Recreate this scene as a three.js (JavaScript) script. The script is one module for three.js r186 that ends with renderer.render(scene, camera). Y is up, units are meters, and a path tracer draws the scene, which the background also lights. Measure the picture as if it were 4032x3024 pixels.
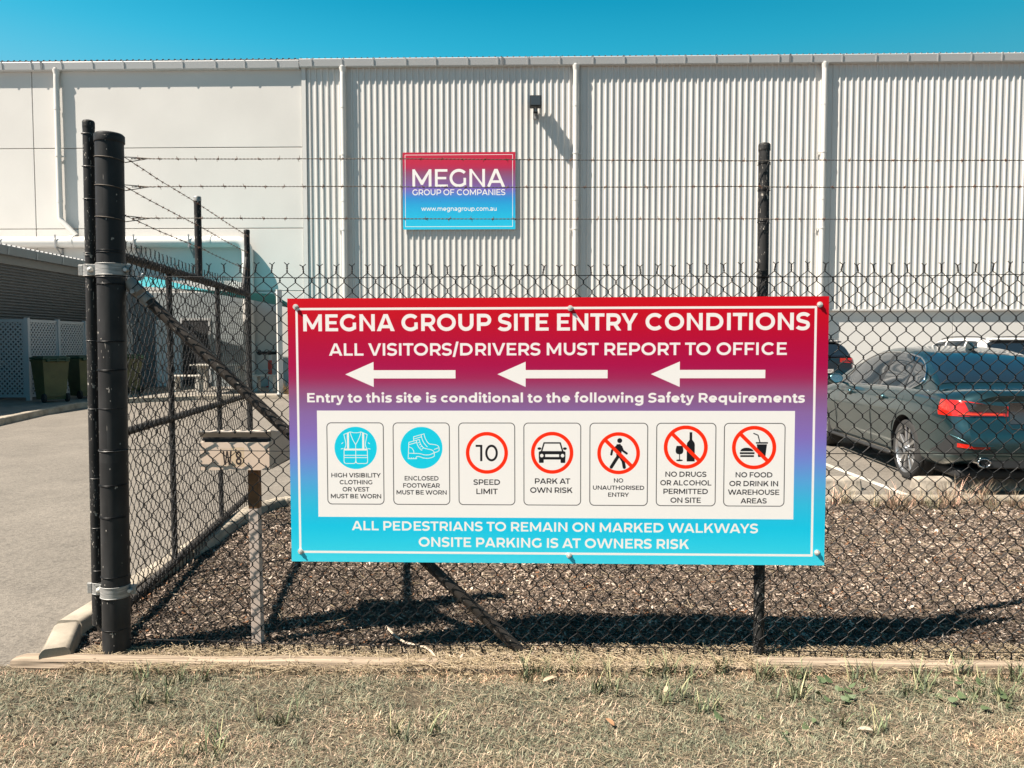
import * as THREE from 'three';
import { mergeGeometries, mergeVertices, toCreasedNormals } from 'three/addons/utils/BufferGeometryUtils.js';
import { RoundedBoxGeometry } from 'three/addons/geometries/RoundedBoxGeometry.js';
import { Brush, Evaluator, SUBTRACTION } from 'three-bvh-csg';

// ------------------------------------------------------------------ camera, sky, sun, exposure
const scene = new THREE.Scene();
const camera = new THREE.PerspectiveCamera(53.08, 4 / 3, 0.05, 600);
camera.position.set(0, 1.44, 0);
camera.rotation.x = -2.9 * Math.PI / 180;
scene.add(camera);
const renderer = new THREE.WebGLRenderer({ antialias: true });
renderer.setSize(1024, 768);
renderer.toneMapping = THREE.LinearToneMapping;
renderer.toneMappingExposure = 2.5;
renderer.shadowMap.enabled = true;
const SUN = new THREE.Vector3(-0.74, 1, 0.30).normalize();
const sun = new THREE.DirectionalLight(new THREE.Color(1.0, 0.91, 0.80), 5.0);
sun.position.copy(SUN).multiplyScalar(60); sun.target.position.set(0, 0, -12);
sun.position.add(sun.target.position);
sun.castShadow = true; sun.shadow.mapSize.set(4096, 4096); sun.shadow.radius = 1;
Object.assign(sun.shadow.camera, { left: -32, right: 32, top: 32, bottom: -32, near: 1, far: 160 });
scene.add(sun, sun.target);
const ramp = (t, q) => { for (let i = 1; i < q.length; i++) if (t <= q[i][0]) { const u = (t - q[i - 1][0]) / (q[i][0] - q[i - 1][0]); return q[i - 1][1] + (q[i][1] - q[i - 1][1]) * u; } return q[q.length - 1][1]; };
{ // clear, deep cyan-blue daylight sky, paler and brighter towards the horizon and towards the sun
  const W = 512, H = 256, d = new Float32Array(W * H * 4), ss = THREE.MathUtils.smoothstep;
  for (let j = 0; j < H; j++) for (let i = 0; i < W; i++) {
    const el = ((j + 0.5) / H - 0.5) * Math.PI, az = ((i + 0.5) / W - 0.5) * 2 * Math.PI;
    const x = Math.cos(az) * Math.cos(el), y = Math.sin(el), z = Math.sin(az) * Math.cos(el);
    const c = x * SUN.x + y * SUN.y + z * SUN.z, up = Math.max(0, y);
    const glow = Math.pow(Math.max(0, c), 6) * 0.06, k = y < 0 ? 0.55 : 1, left = 1 - 0.30 * x, dim = 0.88;
    const r = ramp(up, [[0, 0.16], [0.2, 0.075], [0.3, 0.030], [0.348, 0.012], [0.41, 0.002], [1, 0.001]]) * (left > 1 ? left * left * left * left : left) + glow, g = ramp(up, [[0, 0.20], [0.2, 0.218], [0.3, 0.222], [0.348, 0.20], [0.41, 0.148], [0.55, 0.078], [1, 0.030]]) * left + glow, b = ramp(up, [[0, 0.235], [0.2, 0.29], [0.3, 0.308], [0.348, 0.298], [0.41, 0.245], [0.55, 0.15], [1, 0.072]]) * left + glow;
    const o = (j * W + i) * 4; d[o] = r * k * dim; d[o + 1] = g * k * dim; d[o + 2] = b * k * dim; d[o + 3] = 1;
  }
  const t = new THREE.DataTexture(d, W, H, THREE.RGBAFormat, THREE.FloatType);
  t.mapping = THREE.EquirectangularReflectionMapping; t.magFilter = THREE.LinearFilter; t.needsUpdate = true;
  scene.background = t; scene.environment = t;
}

// ------------------------------------------------------------------ helpers
let seed = 12345;
const rnd = () => { seed = (seed + 0x6d2b79f5) | 0; let t = Math.imul(seed ^ (seed >>> 15), 1 | seed); t = (t + Math.imul(t ^ (t >>> 7), 61 | t)) ^ t; return ((t ^ (t >>> 14)) >>> 0) / 4294967296; };
const rr = (a, b) => a + (b - a) * rnd();
const V = (x, y, z) => new THREE.Vector3(x, y, z);
const lerp = (a, b, t) => a + (b - a) * t, clamp = (x, a = 0, b = 1) => Math.min(b, Math.max(a, x));
const sst = (a, b, x) => { const t = clamp((x - a) / (b - a)); return t * t * (3 - 2 * t); };
const hash = (x, y, s = 0) => { let h = Math.imul(x | 0, 374761393) + Math.imul(y | 0, 668265263) + Math.imul(s | 0, 2147483647 ^ 0x5bd1e995) | 0; h = Math.imul(h ^ (h >>> 13), 1274126177); h ^= h >>> 16; return (h >>> 0) / 4294967296; };
function noise(x, y, p = 0, s = 0) {            // value noise, repeating every p cells when p > 0
  const ix = Math.floor(x), iy = Math.floor(y), fx = x - ix, fy = y - iy, w = (i) => p ? ((i % p) + p) % p : i;
  const u = fx * fx * (3 - 2 * fx), v = fy * fy * (3 - 2 * fy);
  return lerp(lerp(hash(w(ix), w(iy), s), hash(w(ix + 1), w(iy), s), u), lerp(hash(w(ix), w(iy + 1), s), hash(w(ix + 1), w(iy + 1), s), u), v);
}
const fbm = (x, y, o = 4, p = 0, s = 0) => { let a = 0.5, f = 1, t = 0, n = 0; for (let i = 0; i < o; i++) { t += a * noise(x * f, y * f, p * f, s + i * 7); n += a; a *= 0.5; f *= 2; } return t / n; };
const taken = {};
function numbered(name) { const n = taken[name] = (taken[name] ?? -1) + 1; return n ? name + '_' + String(n).padStart(3, '0') : name; }
function tag(o, label, category, group, kind) {
  if (label) o.userData.label = label; if (category) o.userData.category = category;
  if (group) o.userData.group = group; if (kind) o.userData.kind = kind; return o;
}
function thing(name, label, category, pos = [0, 0, 0], turn = 0, group) {
  const o = new THREE.Group(); o.name = numbered(name); o.position.set(...pos); o.rotation.y = turn; scene.add(o);
  return tag(o, label, category, group);
}
function shade(m) { m.castShadow = true; m.receiveShadow = true; return m; }
function part(name, geo, mat, parent) {
  const g = Array.isArray(geo) ? join(geo) : geo;
  const m = shade(new THREE.Mesh(g, mat)); m.name = name; parent.add(m); return m;
}
function single(name, geo, mat, label, category, group, kind) {
  const m = part(numbered(name), geo, mat, scene); return tag(m, label, category, group, kind);
}
const struct = (name, geo, mat) => single(name, geo, mat, null, null, null, 'structure');
function join(list) {
  list = list.map((g) => { const n = g.index ? g.toNonIndexed() : g; for (const k of Object.keys(n.attributes)) if (!['position', 'normal', 'uv'].includes(k)) n.deleteAttribute(k); return n; });
  return list.length === 1 ? list[0] : mergeGeometries(list);
}
const X = (g, x = 0, y = 0, z = 0, rx = 0, ry = 0, rz = 0) => g.applyMatrix4(new THREE.Matrix4().compose(V(x, y, z), new THREE.Quaternion().setFromEuler(new THREE.Euler(rx, ry, rz)), V(1, 1, 1)));
const box = (w, h, d, x, y, z, rx, ry, rz) => X(new THREE.BoxGeometry(w, h, d), x, y, z, rx, ry, rz);
const rbox = (w, h, d, r, x, y, z, rx, ry, rz, s = 2) => X(new RoundedBoxGeometry(w, h, d, s, r), x, y, z, rx, ry, rz);
function rod(a, b, r0, r1 = r0, n = 16, open = false) {   // a tapered cylinder from a to b, uv in metres
  const d = b.clone().sub(a), L = d.length(), g = new THREE.CylinderGeometry(r1, r0, L, n, 1, open), uv = g.attributes.uv;
  for (let i = 0; i < uv.count; i++) uv.setXY(i, uv.getX(i), uv.getY(i) * L);
  return g.applyMatrix4(new THREE.Matrix4().compose(a.clone().add(b).multiplyScalar(0.5), new THREE.Quaternion().setFromUnitVectors(V(0, 1, 0), d.normalize()), V(1, 1, 1)));
}
class Wires {                                    // many thin tubes in one indexed geometry
  constructor() { this.p = []; this.n = []; this.u = []; this.i = []; }
  tube(pts, r, sides = 5, cap = true) {
    const base = this.p.length / 3, m = pts.length; let nrm = null;
    for (let k = 0; k < m; k++) {
      const a = pts[Math.max(0, k - 1)], b = pts[Math.min(m - 1, k + 1)];
      let tx = b[0] - a[0], ty = b[1] - a[1], tz = b[2] - a[2]; const l = Math.hypot(tx, ty, tz) || 1; tx /= l; ty /= l; tz /= l;
      if (!nrm) nrm = Math.abs(tz) < 0.9 ? [0, 0, 1] : [1, 0, 0];
      let d = nrm[0] * tx + nrm[1] * ty + nrm[2] * tz, x = nrm[0] - d * tx, y = nrm[1] - d * ty, z = nrm[2] - d * tz; const q = Math.hypot(x, y, z) || 1;
      nrm = [x / q, y / q, z / q];
      const bx = ty * nrm[2] - tz * nrm[1], by = tz * nrm[0] - tx * nrm[2], bz = tx * nrm[1] - ty * nrm[0];
      const rad = typeof r === 'function' ? r(k / (m - 1)) : r;
      for (let s = 0; s < sides; s++) {
        const t = s / sides * 2 * Math.PI, c = Math.cos(t), e = Math.sin(t), nx = nrm[0] * c + bx * e, ny = nrm[1] * c + by * e, nz = nrm[2] * c + bz * e;
        this.p.push(pts[k][0] + nx * rad, pts[k][1] + ny * rad, pts[k][2] + nz * rad); this.n.push(nx, ny, nz); this.u.push(s / sides, k * 0.02);
      }
      if (k) for (let s = 0; s < sides; s++) { const A = base + (k - 1) * sides + s, B = base + (k - 1) * sides + (s + 1) % sides; this.i.push(A, B, A + sides, B, B + sides, A + sides); }
    }
    if (cap) for (let s = 1; s < sides - 1; s++) { this.i.push(base, base + s + 1, base + s); const e = base + (m - 1) * sides; this.i.push(e, e + s, e + s + 1); }
    return this;
  }
  geo() {
    const g = new THREE.BufferGeometry(), f = (a, n) => new THREE.Float32BufferAttribute(a, n);
    g.setAttribute('position', f(this.p, 3)); g.setAttribute('normal', f(this.n, 3)); g.setAttribute('uv', f(this.u, 2)); g.setIndex(this.i); return g;
  }
}
function sheet(nu, nv, f, uvf) {                 // a grid surface: f(u, v) -> [x, y, z]
  const p = [], u = [], ix = [];
  for (let j = 0; j <= nv; j++) for (let i = 0; i <= nu; i++) { const q = f(i / nu, j / nv); p.push(...q); u.push(...(uvf ? uvf(q, i / nu, j / nv) : [i / nu, j / nv])); }
  for (let j = 0; j < nv; j++) for (let i = 0; i < nu; i++) { const a = j * (nu + 1) + i, b = a + 1, c = a + nu + 1, d = c + 1; ix.push(a, b, c, b, d, c); }
  const g = new THREE.BufferGeometry(); g.setAttribute('position', new THREE.Float32BufferAttribute(p, 3)); g.setAttribute('uv', new THREE.Float32BufferAttribute(u, 2)); g.setIndex(ix); g.computeVertexNormals(); return g;
}
function metreUV(g) {                            // box-projected uv in metres for flat-faced geometry
  g = g.index ? g.toNonIndexed() : g; const p = g.attributes.position, n = g.attributes.normal, u = [];
  for (let i = 0; i < p.count; i++) { const ax = Math.abs(n.getX(i)), ay = Math.abs(n.getY(i)), az = Math.abs(n.getZ(i)); if (ay > ax && ay > az) u.push(p.getX(i), p.getZ(i)); else if (ax > az) u.push(p.getZ(i), p.getY(i)); else u.push(p.getX(i), p.getY(i)); }
  g.setAttribute('uv', new THREE.Float32BufferAttribute(u, 2)); return g;
}
function flip(g) { const ix = g.index.array; for (let i = 0; i < ix.length; i += 3) { const t = ix[i]; ix[i] = ix[i + 1]; ix[i + 1] = t; } g.computeVertexNormals(); return g; }

// ------------------------------------------------------------------ materials
function tex(n, f, srgb, repeat = 1) {           // f(u, v) -> [r, g, b] in 0..1 (or one number)
  const d = new Uint8Array(n * n * 4);
  for (let j = 0; j < n; j++) for (let i = 0; i < n; i++) { const c = f(i / n, j / n), o = (j * n + i) * 4; for (let k = 0; k < 3; k++) d[o + k] = Math.round(clamp(Array.isArray(c) ? c[k] : c) * 255); d[o + 3] = 255; }
  const t = new THREE.DataTexture(d, n, n, THREE.RGBAFormat); t.wrapS = t.wrapT = THREE.RepeatWrapping; t.magFilter = THREE.LinearFilter; t.minFilter = THREE.LinearMipmapLinearFilter; t.generateMipmaps = true;
  if (srgb) t.colorSpace = THREE.SRGBColorSpace; t.repeat.set(repeat, repeat); t.needsUpdate = true; return t;
}
const S = (v) => v <= 0.0031308 ? v * 12.92 : 1.055 * Math.pow(v, 1 / 2.4) - 0.055;      // linear -> sRGB value
const lin = (r, g, b) => new THREE.Color().setRGB(r, g, b);
const mat = (c, rough = 0.8, o = {}) => new THREE.MeshStandardMaterial({ color: Array.isArray(c) ? lin(...c) : c, roughness: rough, ...o });
const phys = (c, rough, o = {}) => new THREE.MeshPhysicalMaterial({ color: lin(...c), roughness: rough, ...o });
const speck = (base, amp, f = 6, sz = 512, s = 1, tint = [1, 1, 1]) => tex(sz, (u, v) => { const n = fbm(u * f, v * f, 5, f, s) - 0.5, g = hash(u * sz, v * sz, s) - 0.5, k = 1 + amp * n * 2 + amp * 0.5 * g; return base.map((c, i) => S(clamp(c * lerp(1, k, tint[i])))); }, true);
const M = {};
M.concreteWall = mat([1, 1, 1], 0.88, { map: speck([0.58, 0.555, 0.52], 0.06, 4, 512, 3) }); M.concreteWall.map.repeat.set(0.22, 0.22);
M.cladding = mat([1, 1, 1], 0.5, { map: speck([0.58, 0.558, 0.527], 0.06, 5, 256, 5) }); M.cladding.map.repeat.set(0.3, 0.12);
M.whitePipe = mat([0.58, 0.555, 0.52], 0.5);
M.gutter = mat([0.44, 0.435, 0.425], 0.5);
M.gutterDark = mat([0.22, 0.22, 0.22], 0.5);
M.joint = mat([0.10, 0.095, 0.085], 0.9);
M.roof = mat([0.5, 0.5, 0.49], 0.5, { metalness: 0.2 });
M.asphalt = mat([1, 1, 1], 0.93, { map: tex(1024, (u, v) => {
  const big = fbm(u * 4, v * 4, 4, 4, 11), mid = fbm(u * 24, v * 24, 3, 24, 12), g = hash(u * 1024, v * 1024, 13), st = fbm(u * 90, v * 90, 2, 90, 14);
  const k = 0.70 + 0.42 * big + 0.16 * (mid - 0.5) + 0.5 * (g - 0.5) + 0.7 * (st - 0.5); const d = st > 0.72 ? 0.62 : 1;
  return [0.178, 0.155, 0.127].map((c) => S(clamp(c * k * d))); }, true),
  bumpMap: tex(512, (u, v) => 0.5 * fbm(u * 90, v * 90, 2, 90, 14) + 0.5 * hash(u * 512, v * 512, 15)), bumpScale: 0.004 });
M.asphalt.map.repeat.set(0.55, 0.55); M.asphalt.bumpMap.repeat.set(0.55, 0.55);
M.concrete = mat([1, 1, 1], 0.9, { map: speck([0.31, 0.265, 0.205], 0.5, 6, 512, 21), bumpMap: tex(256, (u, v) => fbm(u * 20, v * 20, 3, 20, 22)), bumpScale: 0.003 }); M.concrete.map.repeat.set(1.3, 1.3);
M.oldConcrete = mat([1, 1, 1], 0.95, { map: speck([0.34, 0.295, 0.24], 0.5, 7, 512, 23), bumpMap: tex(256, (u, v) => fbm(u * 24, v * 24, 3, 24, 24)), bumpScale: 0.006 }); M.oldConcrete.map.repeat.set(1.6, 1.6);
M.linePaint = mat([1, 1, 1], 0.85, { map: speck([0.48, 0.44, 0.38], 0.5, 9, 256, 25) });
// black painted steel tube with scuffs, chips and dusty streaks
const scuff = (base, sd, chips) => tex(512, (u, v) => {
  const st = fbm(u * 10, v * 3, 4, 0, sd), dust = Math.pow(fbm(u * 5, v * 9, 4, 0, sd + 3), 2.2), ch = fbm(u * 34, v * 40, 3, 0, sd + 9);
  let c = base.map((b) => b * (0.72 + 0.55 * st) + 0.03 * dust); if (ch > chips) c = c.map((q, i) => lerp(q, [0.34, 0.31, 0.27][i], sst(chips, chips + 0.03, ch))); return c.map((q) => S(clamp(q))); }, true);
M.blackPost = phys([1, 1, 1], 0.5, { map: scuff([0.021, 0.021, 0.021], 31, 0.83), specularIntensity: 0.3 }); M.blackPost.map.repeat.set(1, 0.9);
M.thinPost = phys([1, 1, 1], 0.5, { map: scuff([0.017, 0.0165, 0.016], 47, 0.75), specularIntensity: 0.3 }); M.thinPost.map.repeat.set(1, 1.7);
M.dustyPipe = phys([1, 1, 1], 0.6, { map: scuff([0.033, 0.027, 0.022], 53, 0.8), specularIntensity: 0.35 });
M.mesh = phys([0.006, 0.006, 0.0065], 0.4, { specularIntensity: 0.55 });
M.tie = mat([0.16, 0.155, 0.15], 0.42, { metalness: 0.7 });
M.barb = mat([0.10, 0.085, 0.07], 0.6, { metalness: 0.45 });
M.rust = mat([0.14, 0.055, 0.025], 0.85);
M.galv = mat([1, 1, 1], 0.5, { map: speck([0.30, 0.295, 0.28], 0.6, 8, 256, 61), metalness: 0.35 });
M.bolt = mat([0.6, 0.58, 0.54], 0.4, { metalness: 0.3 });
M.hole = mat([0.01, 0.01, 0.01], 0.9);
M.beige = mat([0.54, 0.45, 0.365], 0.55);
M.beigeDark = mat([0.30, 0.265, 0.23], 0.6);
const grain = (a, b, sd, fx = 40) => tex(512, (u, v) => { const n = fbm(u * 3, v * fx, 4, 0, sd), m = fbm(u * 14, v * fx * 3, 3, 0, sd + 5); return a.map((c, i) => S(clamp(lerp(c, b[i], clamp(n * 0.75 + m * 0.4 - 0.05))))); }, true);
M.sleeper = mat([1, 1, 1], 0.92, { map: grain([0.56, 0.44, 0.32], [0.07, 0.045, 0.028], 71, 20), bumpMap: tex(256, (u, v) => fbm(u * 3, v * 20, 4, 0, 71)), bumpScale: 0.012 }); M.sleeper.map.repeat.set(0.7, 5); M.sleeper.bumpMap.repeat.set(0.7, 5);
M.stake = mat([1, 1, 1], 0.75, { map: grain([0.56, 0.47, 0.41], [0.40, 0.32, 0.265], 75, 20) });
M.stain = mat([1, 1, 1], 0.85, { map: grain([0.28, 0.13, 0.05], [0.07, 0.038, 0.02], 77, 14) });
M.soil = mat([1, 1, 1], 1, { map: speck([0.085, 0.062, 0.045], 0.8, 9, 512, 81) }); M.soil.map.repeat.set(1.5, 1.5);
M.turf = mat([1, 1, 1], 1, { map: tex(512, (u, v) => { const n = fbm(u * 6, v * 6, 5, 6, 83), g = hash(u * 512, v * 512, 84); return [0.085, 0.064, 0.04].map((c) => S(c * (0.45 + 0.8 * n + 0.5 * (g - 0.5)))); }, true) });
M.paintedShade = mat([0.24, 0.265, 0.268], 0.8);  // concrete wall tone darkened, deep shade under the sail put into the colour
M.pathConcrete = mat([1, 1, 1], 0.92, { map: speck([0.19, 0.17, 0.143], 0.4, 6, 512, 27) });
M.shedWall = mat([0.125, 0.12, 0.115], 0.6);
M.lattice = mat([0.42, 0.43, 0.435], 0.7);
M.sail = phys([0.022, 0.25, 0.29], 0.85, { side: THREE.DoubleSide });
M.door = mat([0.50, 0.58, 0.63], 0.6);
M.dark = mat([0.012, 0.012, 0.013], 0.7);
M.binBody = mat([1, 1, 1], 0.6, { map: speck([0.085, 0.085, 0.03], 0.35, 6, 256, 91) });
M.binLid = mat([0.018, 0.052, 0.026], 0.5);
M.rubber = mat([0.022, 0.021, 0.02], 0.85);
M.hydrant = mat([0.42, 0.03, 0.02], 0.45);
M.bench = mat([0.50, 0.46, 0.40], 0.7);
M.steel = mat([0.55, 0.55, 0.55], 0.35, { metalness: 0.7 });
// ------------------------------------------------------------------ ground
const flat = (x0, x1, z0, z1, y) => metreUV(X(new THREE.PlaneGeometry(x1 - x0, z1 - z0), (x0 + x1) / 2, y, (z0 + z1) / 2, -Math.PI / 2));
struct('ground', flat(-150, 150, -150, 150, -0.06), M.soil);
struct('driveway', flat(-70, 70, -90, -3.36, 0), M.asphalt);
const turfY = (x, z) => 0.012 * (fbm(x * 1.3 + 9, z * 1.3, 3, 0, 5) - 0.5) + 0.004;
struct('lawn_soil', metreUV(sheet(120, 60, (u, v) => { const x = lerp(-16, 16, u), z = lerp(-3.37, 5, v); return [x, turfY(x, z), z]; })), M.turf);
const bedLeft = (z) => z > -3.7 ? lerp(-1.99, -2.11, clamp((-3.36 - z) / 0.34)) : -2.11;
const bedY = (x, z) => 0.018 + 0.035 * (fbm(x * 2.1, z * 2.1, 4, 0, 8) - 0.4) + 0.03 * sst(-2.0, -1.2, x) * sst(-3.4, -4.2, z);
struct('garden_bed_soil', metreUV(flip(sheet(140, 50, (u, v) => { const z = lerp(-3.38, -6.74, v), x = lerp(bedLeft(z) + 0.002, 12, u); return [x, bedY(x, z), z]; }))), M.soil);

function extrudeRun(pts, w, h, chamfer, gap, m, name, parent) {   // kerb blocks along a polyline (top centre), one mesh each
  for (let i = 0; i < pts.length - 1; i++) {
    const [ax, az] = pts[i], [bx, bz] = pts[i + 1], dx = bx - ax, dz = bz - az, L = Math.hypot(dx, dz), n = Math.max(1, Math.round(L / 1.15));
    for (let k = 0; k < n; k++) {
      const t = (k + 0.5) / n, l = L / n - gap, sh = new THREE.Shape(), c = chamfer, o = rr(-0.004, 0.004);
      sh.moveTo(-w / 2, -0.06).lineTo(w / 2, -0.06).lineTo(w / 2, h - c).quadraticCurveTo(w / 2 - c * 0.2, h - c * 0.2, w / 2 - c, h + o).lineTo(-w / 2 + c, h + o).quadraticCurveTo(-w / 2 + c * 0.2, h - c * 0.2, -w / 2, h - c).closePath();
      const g = new THREE.ExtrudeGeometry(sh, { depth: l, bevelEnabled: false, curveSegments: 4 }); g.translate(0, 0, -l / 2);
      part(name, metreUV(X(toCreasedNormals(g, 0.9), ax + dx * t, 0, az + dz * t, 0, Math.atan2(dx, dz))), m, parent);
    }
  }
}
const kerb = thing('kerb'); kerb.userData.kind = 'structure';
extrudeRun([[-2.025, -3.34], [-2.155, -3.66]], 0.125, 0.095, 0.025, 0.008, M.concrete, 'kerb_block', kerb);
extrudeRun([[-2.158, -3.675], [-2.166, -6.35]], 0.125, 0.105, 0.025, 0.01, M.concrete, 'kerb_block', kerb);
extrudeRun([[-2.15, -6.36], [-2.02, -6.68], [-1.75, -6.81]], 0.125, 0.105, 0.025, 0.01, M.concrete, 'kerb_block', kerb);
extrudeRun([[-1.73, -6.815], [13, -6.815]], 0.125, 0.095, 0.025, 0.01, M.concrete, 'kerb_block', kerb);

// raised footpath beside the shed and along the office front
const pathEdge = [[-8.9, -12], [-9.3, -13.9], [-9.72, -15.9], [-9.95, -17.5], [-9.8, -18.6], [-9.2, -19.45], [-8.3, -20.1], [-7.2, -20.45], [-5.5, -20.55], [1.5, -20.6]];
{
  const sh = new THREE.Shape(); sh.moveTo(-13, 12); for (const [x, z] of pathEdge) sh.lineTo(x - 0.05, -z + 0.05); sh.lineTo(1.5, 24.38); sh.lineTo(-13, 24.66);
  const g = new THREE.ExtrudeGeometry(sh, { depth: 0.112, bevelEnabled: false }); g.rotateX(-Math.PI / 2); struct('footpath', metreUV(g), M.pathConcrete);
  const k2 = thing('footpath_kerb'); k2.userData.kind = 'structure'; extrudeRun(pathEdge, 0.16, 0.125, 0.03, 0.012, M.concrete, 'kerb_block', k2);
}
{ // bay lines, wheel stops
  const g = thing('bay_marking'); g.userData.kind = 'structure';
  for (const x of [-1.21, 1.29, 3.785, 6.29, 8.79]) part('painted_line', flat(x - 0.042, x + 0.042, -12.4, -7.02, 0.004), M.linePaint, g);
  for (const x of [3.8, 6.3, 8.8, 11.3, 13.8]) part('painted_line', flat(x - 0.045, x + 0.045, -24.0, -18.9, 0.004), M.linePaint, g);
}
function wheelStop(x, label) {
  const t = thing('wheel_stop', label, 'wheel stop', [x, 0, -7.64], 0, 'concrete wheel stops at the head of the bays');
  const sh = new THREE.Shape(); sh.moveTo(-0.085, 0).lineTo(0.085, 0).lineTo(0.06, 0.085).quadraticCurveTo(0.05, 0.105, 0.03, 0.105).lineTo(-0.03, 0.105).quadraticCurveTo(-0.05, 0.105, -0.06, 0.085).closePath();
  const g = new THREE.ExtrudeGeometry(sh, { depth: 1.5, bevelEnabled: true, bevelSize: 0.02, bevelThickness: 0.06, bevelSegments: 2, curveSegments: 5 }); g.translate(0, 0.0, -0.75); g.rotateY(Math.PI / 2);
  part('block', metreUV(g), M.oldConcrete, t);
  for (const s of [-0.5, 0.5]) part('steel_pin', rod(V(s, 0.09, 0), V(s, 0.112, 0), 0.018, 0.016, 10), M.rust, t);
}
wheelStop(2.66, 'weathered concrete wheel stop in the empty bay, beside the right edge of the large sign');
wheelStop(4.84, 'weathered concrete wheel stop under the tail of the parked sedan');

// ------------------------------------------------------------------ warehouse
const WH = thing('warehouse', 'long white warehouse with concrete panels at left and ribbed metal cladding at right', 'warehouse', [0, 0, -24.5], -0.0227);
function ribbed(x0, x1, y0, y1, z, pitch = 0.19) {   // vertical trapezoid ribs facing +z
  const p = [], u = [], ix = []; let k = 0; const prof = [[0, 0], [0.092, 0], [0.112, 0.031], [0.146, 0.031], [0.166, 0], [pitch, 0]];
  for (let x = x0; x < x1 - 1e-6; x += pitch) for (let j = 0; j < 5; j++) {
    const [a, d0] = prof[j], [b, d1] = prof[j + 1]; if (x + a >= x1) break;
    for (const [xx, dd] of [[x + a, d0], [Math.min(x1, x + b), d1]]) for (const y of [y0, y1]) { p.push(xx, y, z + dd); u.push(xx, y); }
    ix.push(k, k + 2, k + 1, k + 1, k + 2, k + 3); k += 4;
  }
  const g = new THREE.BufferGeometry(); g.setAttribute('position', new THREE.Float32BufferAttribute(p, 3)); g.setAttribute('uv', new THREE.Float32BufferAttribute(u, 2)); g.setIndex(ix); const n = g.toNonIndexed(); n.computeVertexNormals(); return n;
}
part('structure_core', box(70, 10.0, 44, 0, 5.0, -22.35), M.joint, WH);
{ // precast concrete panels, each its own slab
  const xs = [-35, -24.2, -15.24, -6.62], ys = [0.0, 3.165, 5.15, 7.69, 10.28];
  for (let i = 0; i < 3; i++) for (let j = 0; j < 4; j++) { const w = xs[i + 1] - xs[i] - 0.022, h = ys[j + 1] - ys[j] - 0.022; part('concrete_panel', metreUV(rbox(w, h, 0.2, 0.012, (xs[i] + xs[i + 1]) / 2, (ys[j] + ys[j + 1]) / 2, -0.1)), M.concreteWall, WH); }
  const dx = [-6.6, -1.05, 6.4, 13.88, 21.4, 35]; for (let i = 0; i < 5; i++) part('plinth_panel', metreUV(rbox(dx[i + 1] - dx[i] - 0.014, 2.6, 0.18, 0.01, (dx[i] + dx[i + 1]) / 2, 1.3, -0.165)), M.concreteWall, WH);
}
part('painted_shade_panel', metreUV(box(3.85, 3.02, 0.03, -10.47, 1.6, 0.017)), M.paintedShade, WH);  // added sheet over the panels, its darker grey paints in the sail shade
part('metal_cladding', ribbed(-6.5, 35, 2.55, 10.3, 0.0), M.cladding, WH);
part('corner_flashing', join([box(0.13, 7.75, 0.012, -6.55, 6.425, 0.045), box(0.012, 7.75, 0.05, -6.61, 6.425, 0.02)]), M.cladding, WH);
part('base_flashing', box(41.5, 0.05, 0.085, 14.25, 2.545, -0.002), M.cladding, WH);
function gutter(x0, x1, dy) {
  const sh = new THREE.Shape(); sh.moveTo(0.012, 0).lineTo(0.15, 0).lineTo(0.165, 0.02).lineTo(0.195, 0.225).lineTo(0.185, 0.245).lineTo(0.175, 0.24).lineTo(0.17, 0.2).lineTo(0.012, 0.2).closePath();
  const m = X(new THREE.ExtrudeGeometry(sh, { depth: x1 - x0, bevelEnabled: false }), x1, 10.105 + dy, 0, 0, -Math.PI / 2);
  const o = part('gutter', m, M.gutter, WH);
  for (let x = x0 + 0.42, k = 0; x < x1; x += 0.965, k++) part('gutter_bracket', join([box(0.035, 0.235, 0.01, x + rr(-0.05, 0.05), 10.105 + dy + 0.122, 0.191, 0.145, 0, 0), box(0.03, 0.012, 0.2, x, 10.105 + dy + 0.245, 0.1)]), M.gutter, o);
  for (const x of [x0 + 6.35, x0 + 15.2]) if (x < x1) part('gutter_joiner', box(0.07, 0.235, 0.008, x, 10.105 + dy + 0.122, 0.19, 0.145, 0, 0), M.gutterDark, o);
}
gutter(-30, -6.66, -0.02); gutter(-6.64, 30, 0.012);
{ const g = ribbed(-32, 32, 0, 46, 0.0); const r = X(g, 0, 10.385, 0.11, -Math.PI / 2 + 0.035, 0, 0); part('roof', r, M.roof, WH); part('roof_barge', box(64, 0.05, 0.02, 0, 10.36, 0.09), M.gutterDark, WH); }
function ringBand(c, r, h, w, n = 20) { return X(new THREE.CylinderGeometry(r, r, h, n, 1, true), c.x, c.y, c.z); }
function downpipe(x, yb, bends) {
  const top = V(x, 10.1, 0.125), w = new Wires();
  const pts = [[x, 10.16, 0.11], [x, 10.02, 0.115], [x, 9.8, 0.13], [x, yb, 0.13], ...bends]; const R = 0.082;
  const p = part('downpipe', w.tube(pts, R, 18).geo(), M.whitePipe, WH);
  part('outlet', join([X(new THREE.CylinderGeometry(0.115, 0.085, 0.16, 18), x, 10.03, 0.115)]), M.whitePipe, p);
  for (const y of [7.42, 5.08, 2.8]) if (y > yb + 0.1) part('pipe_bracket', join([X(new THREE.CylinderGeometry(R + 0.012, R + 0.012, 0.05, 18), x, y, 0.13), box(0.36, 0.04, 0.012, x, y, 0.055), box(0.012, 0.14, 0.04, x - 0.15, y - 0.06, 0.035)]), M.whitePipe, p);
  for (const y of [8.9, 6.0]) if (y > yb) part('pipe_socket', X(new THREE.CylinderGeometry(R + 0.008, R + 0.008, 0.09, 18), x, y, 0.13), M.whitePipe, p);
}
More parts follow.
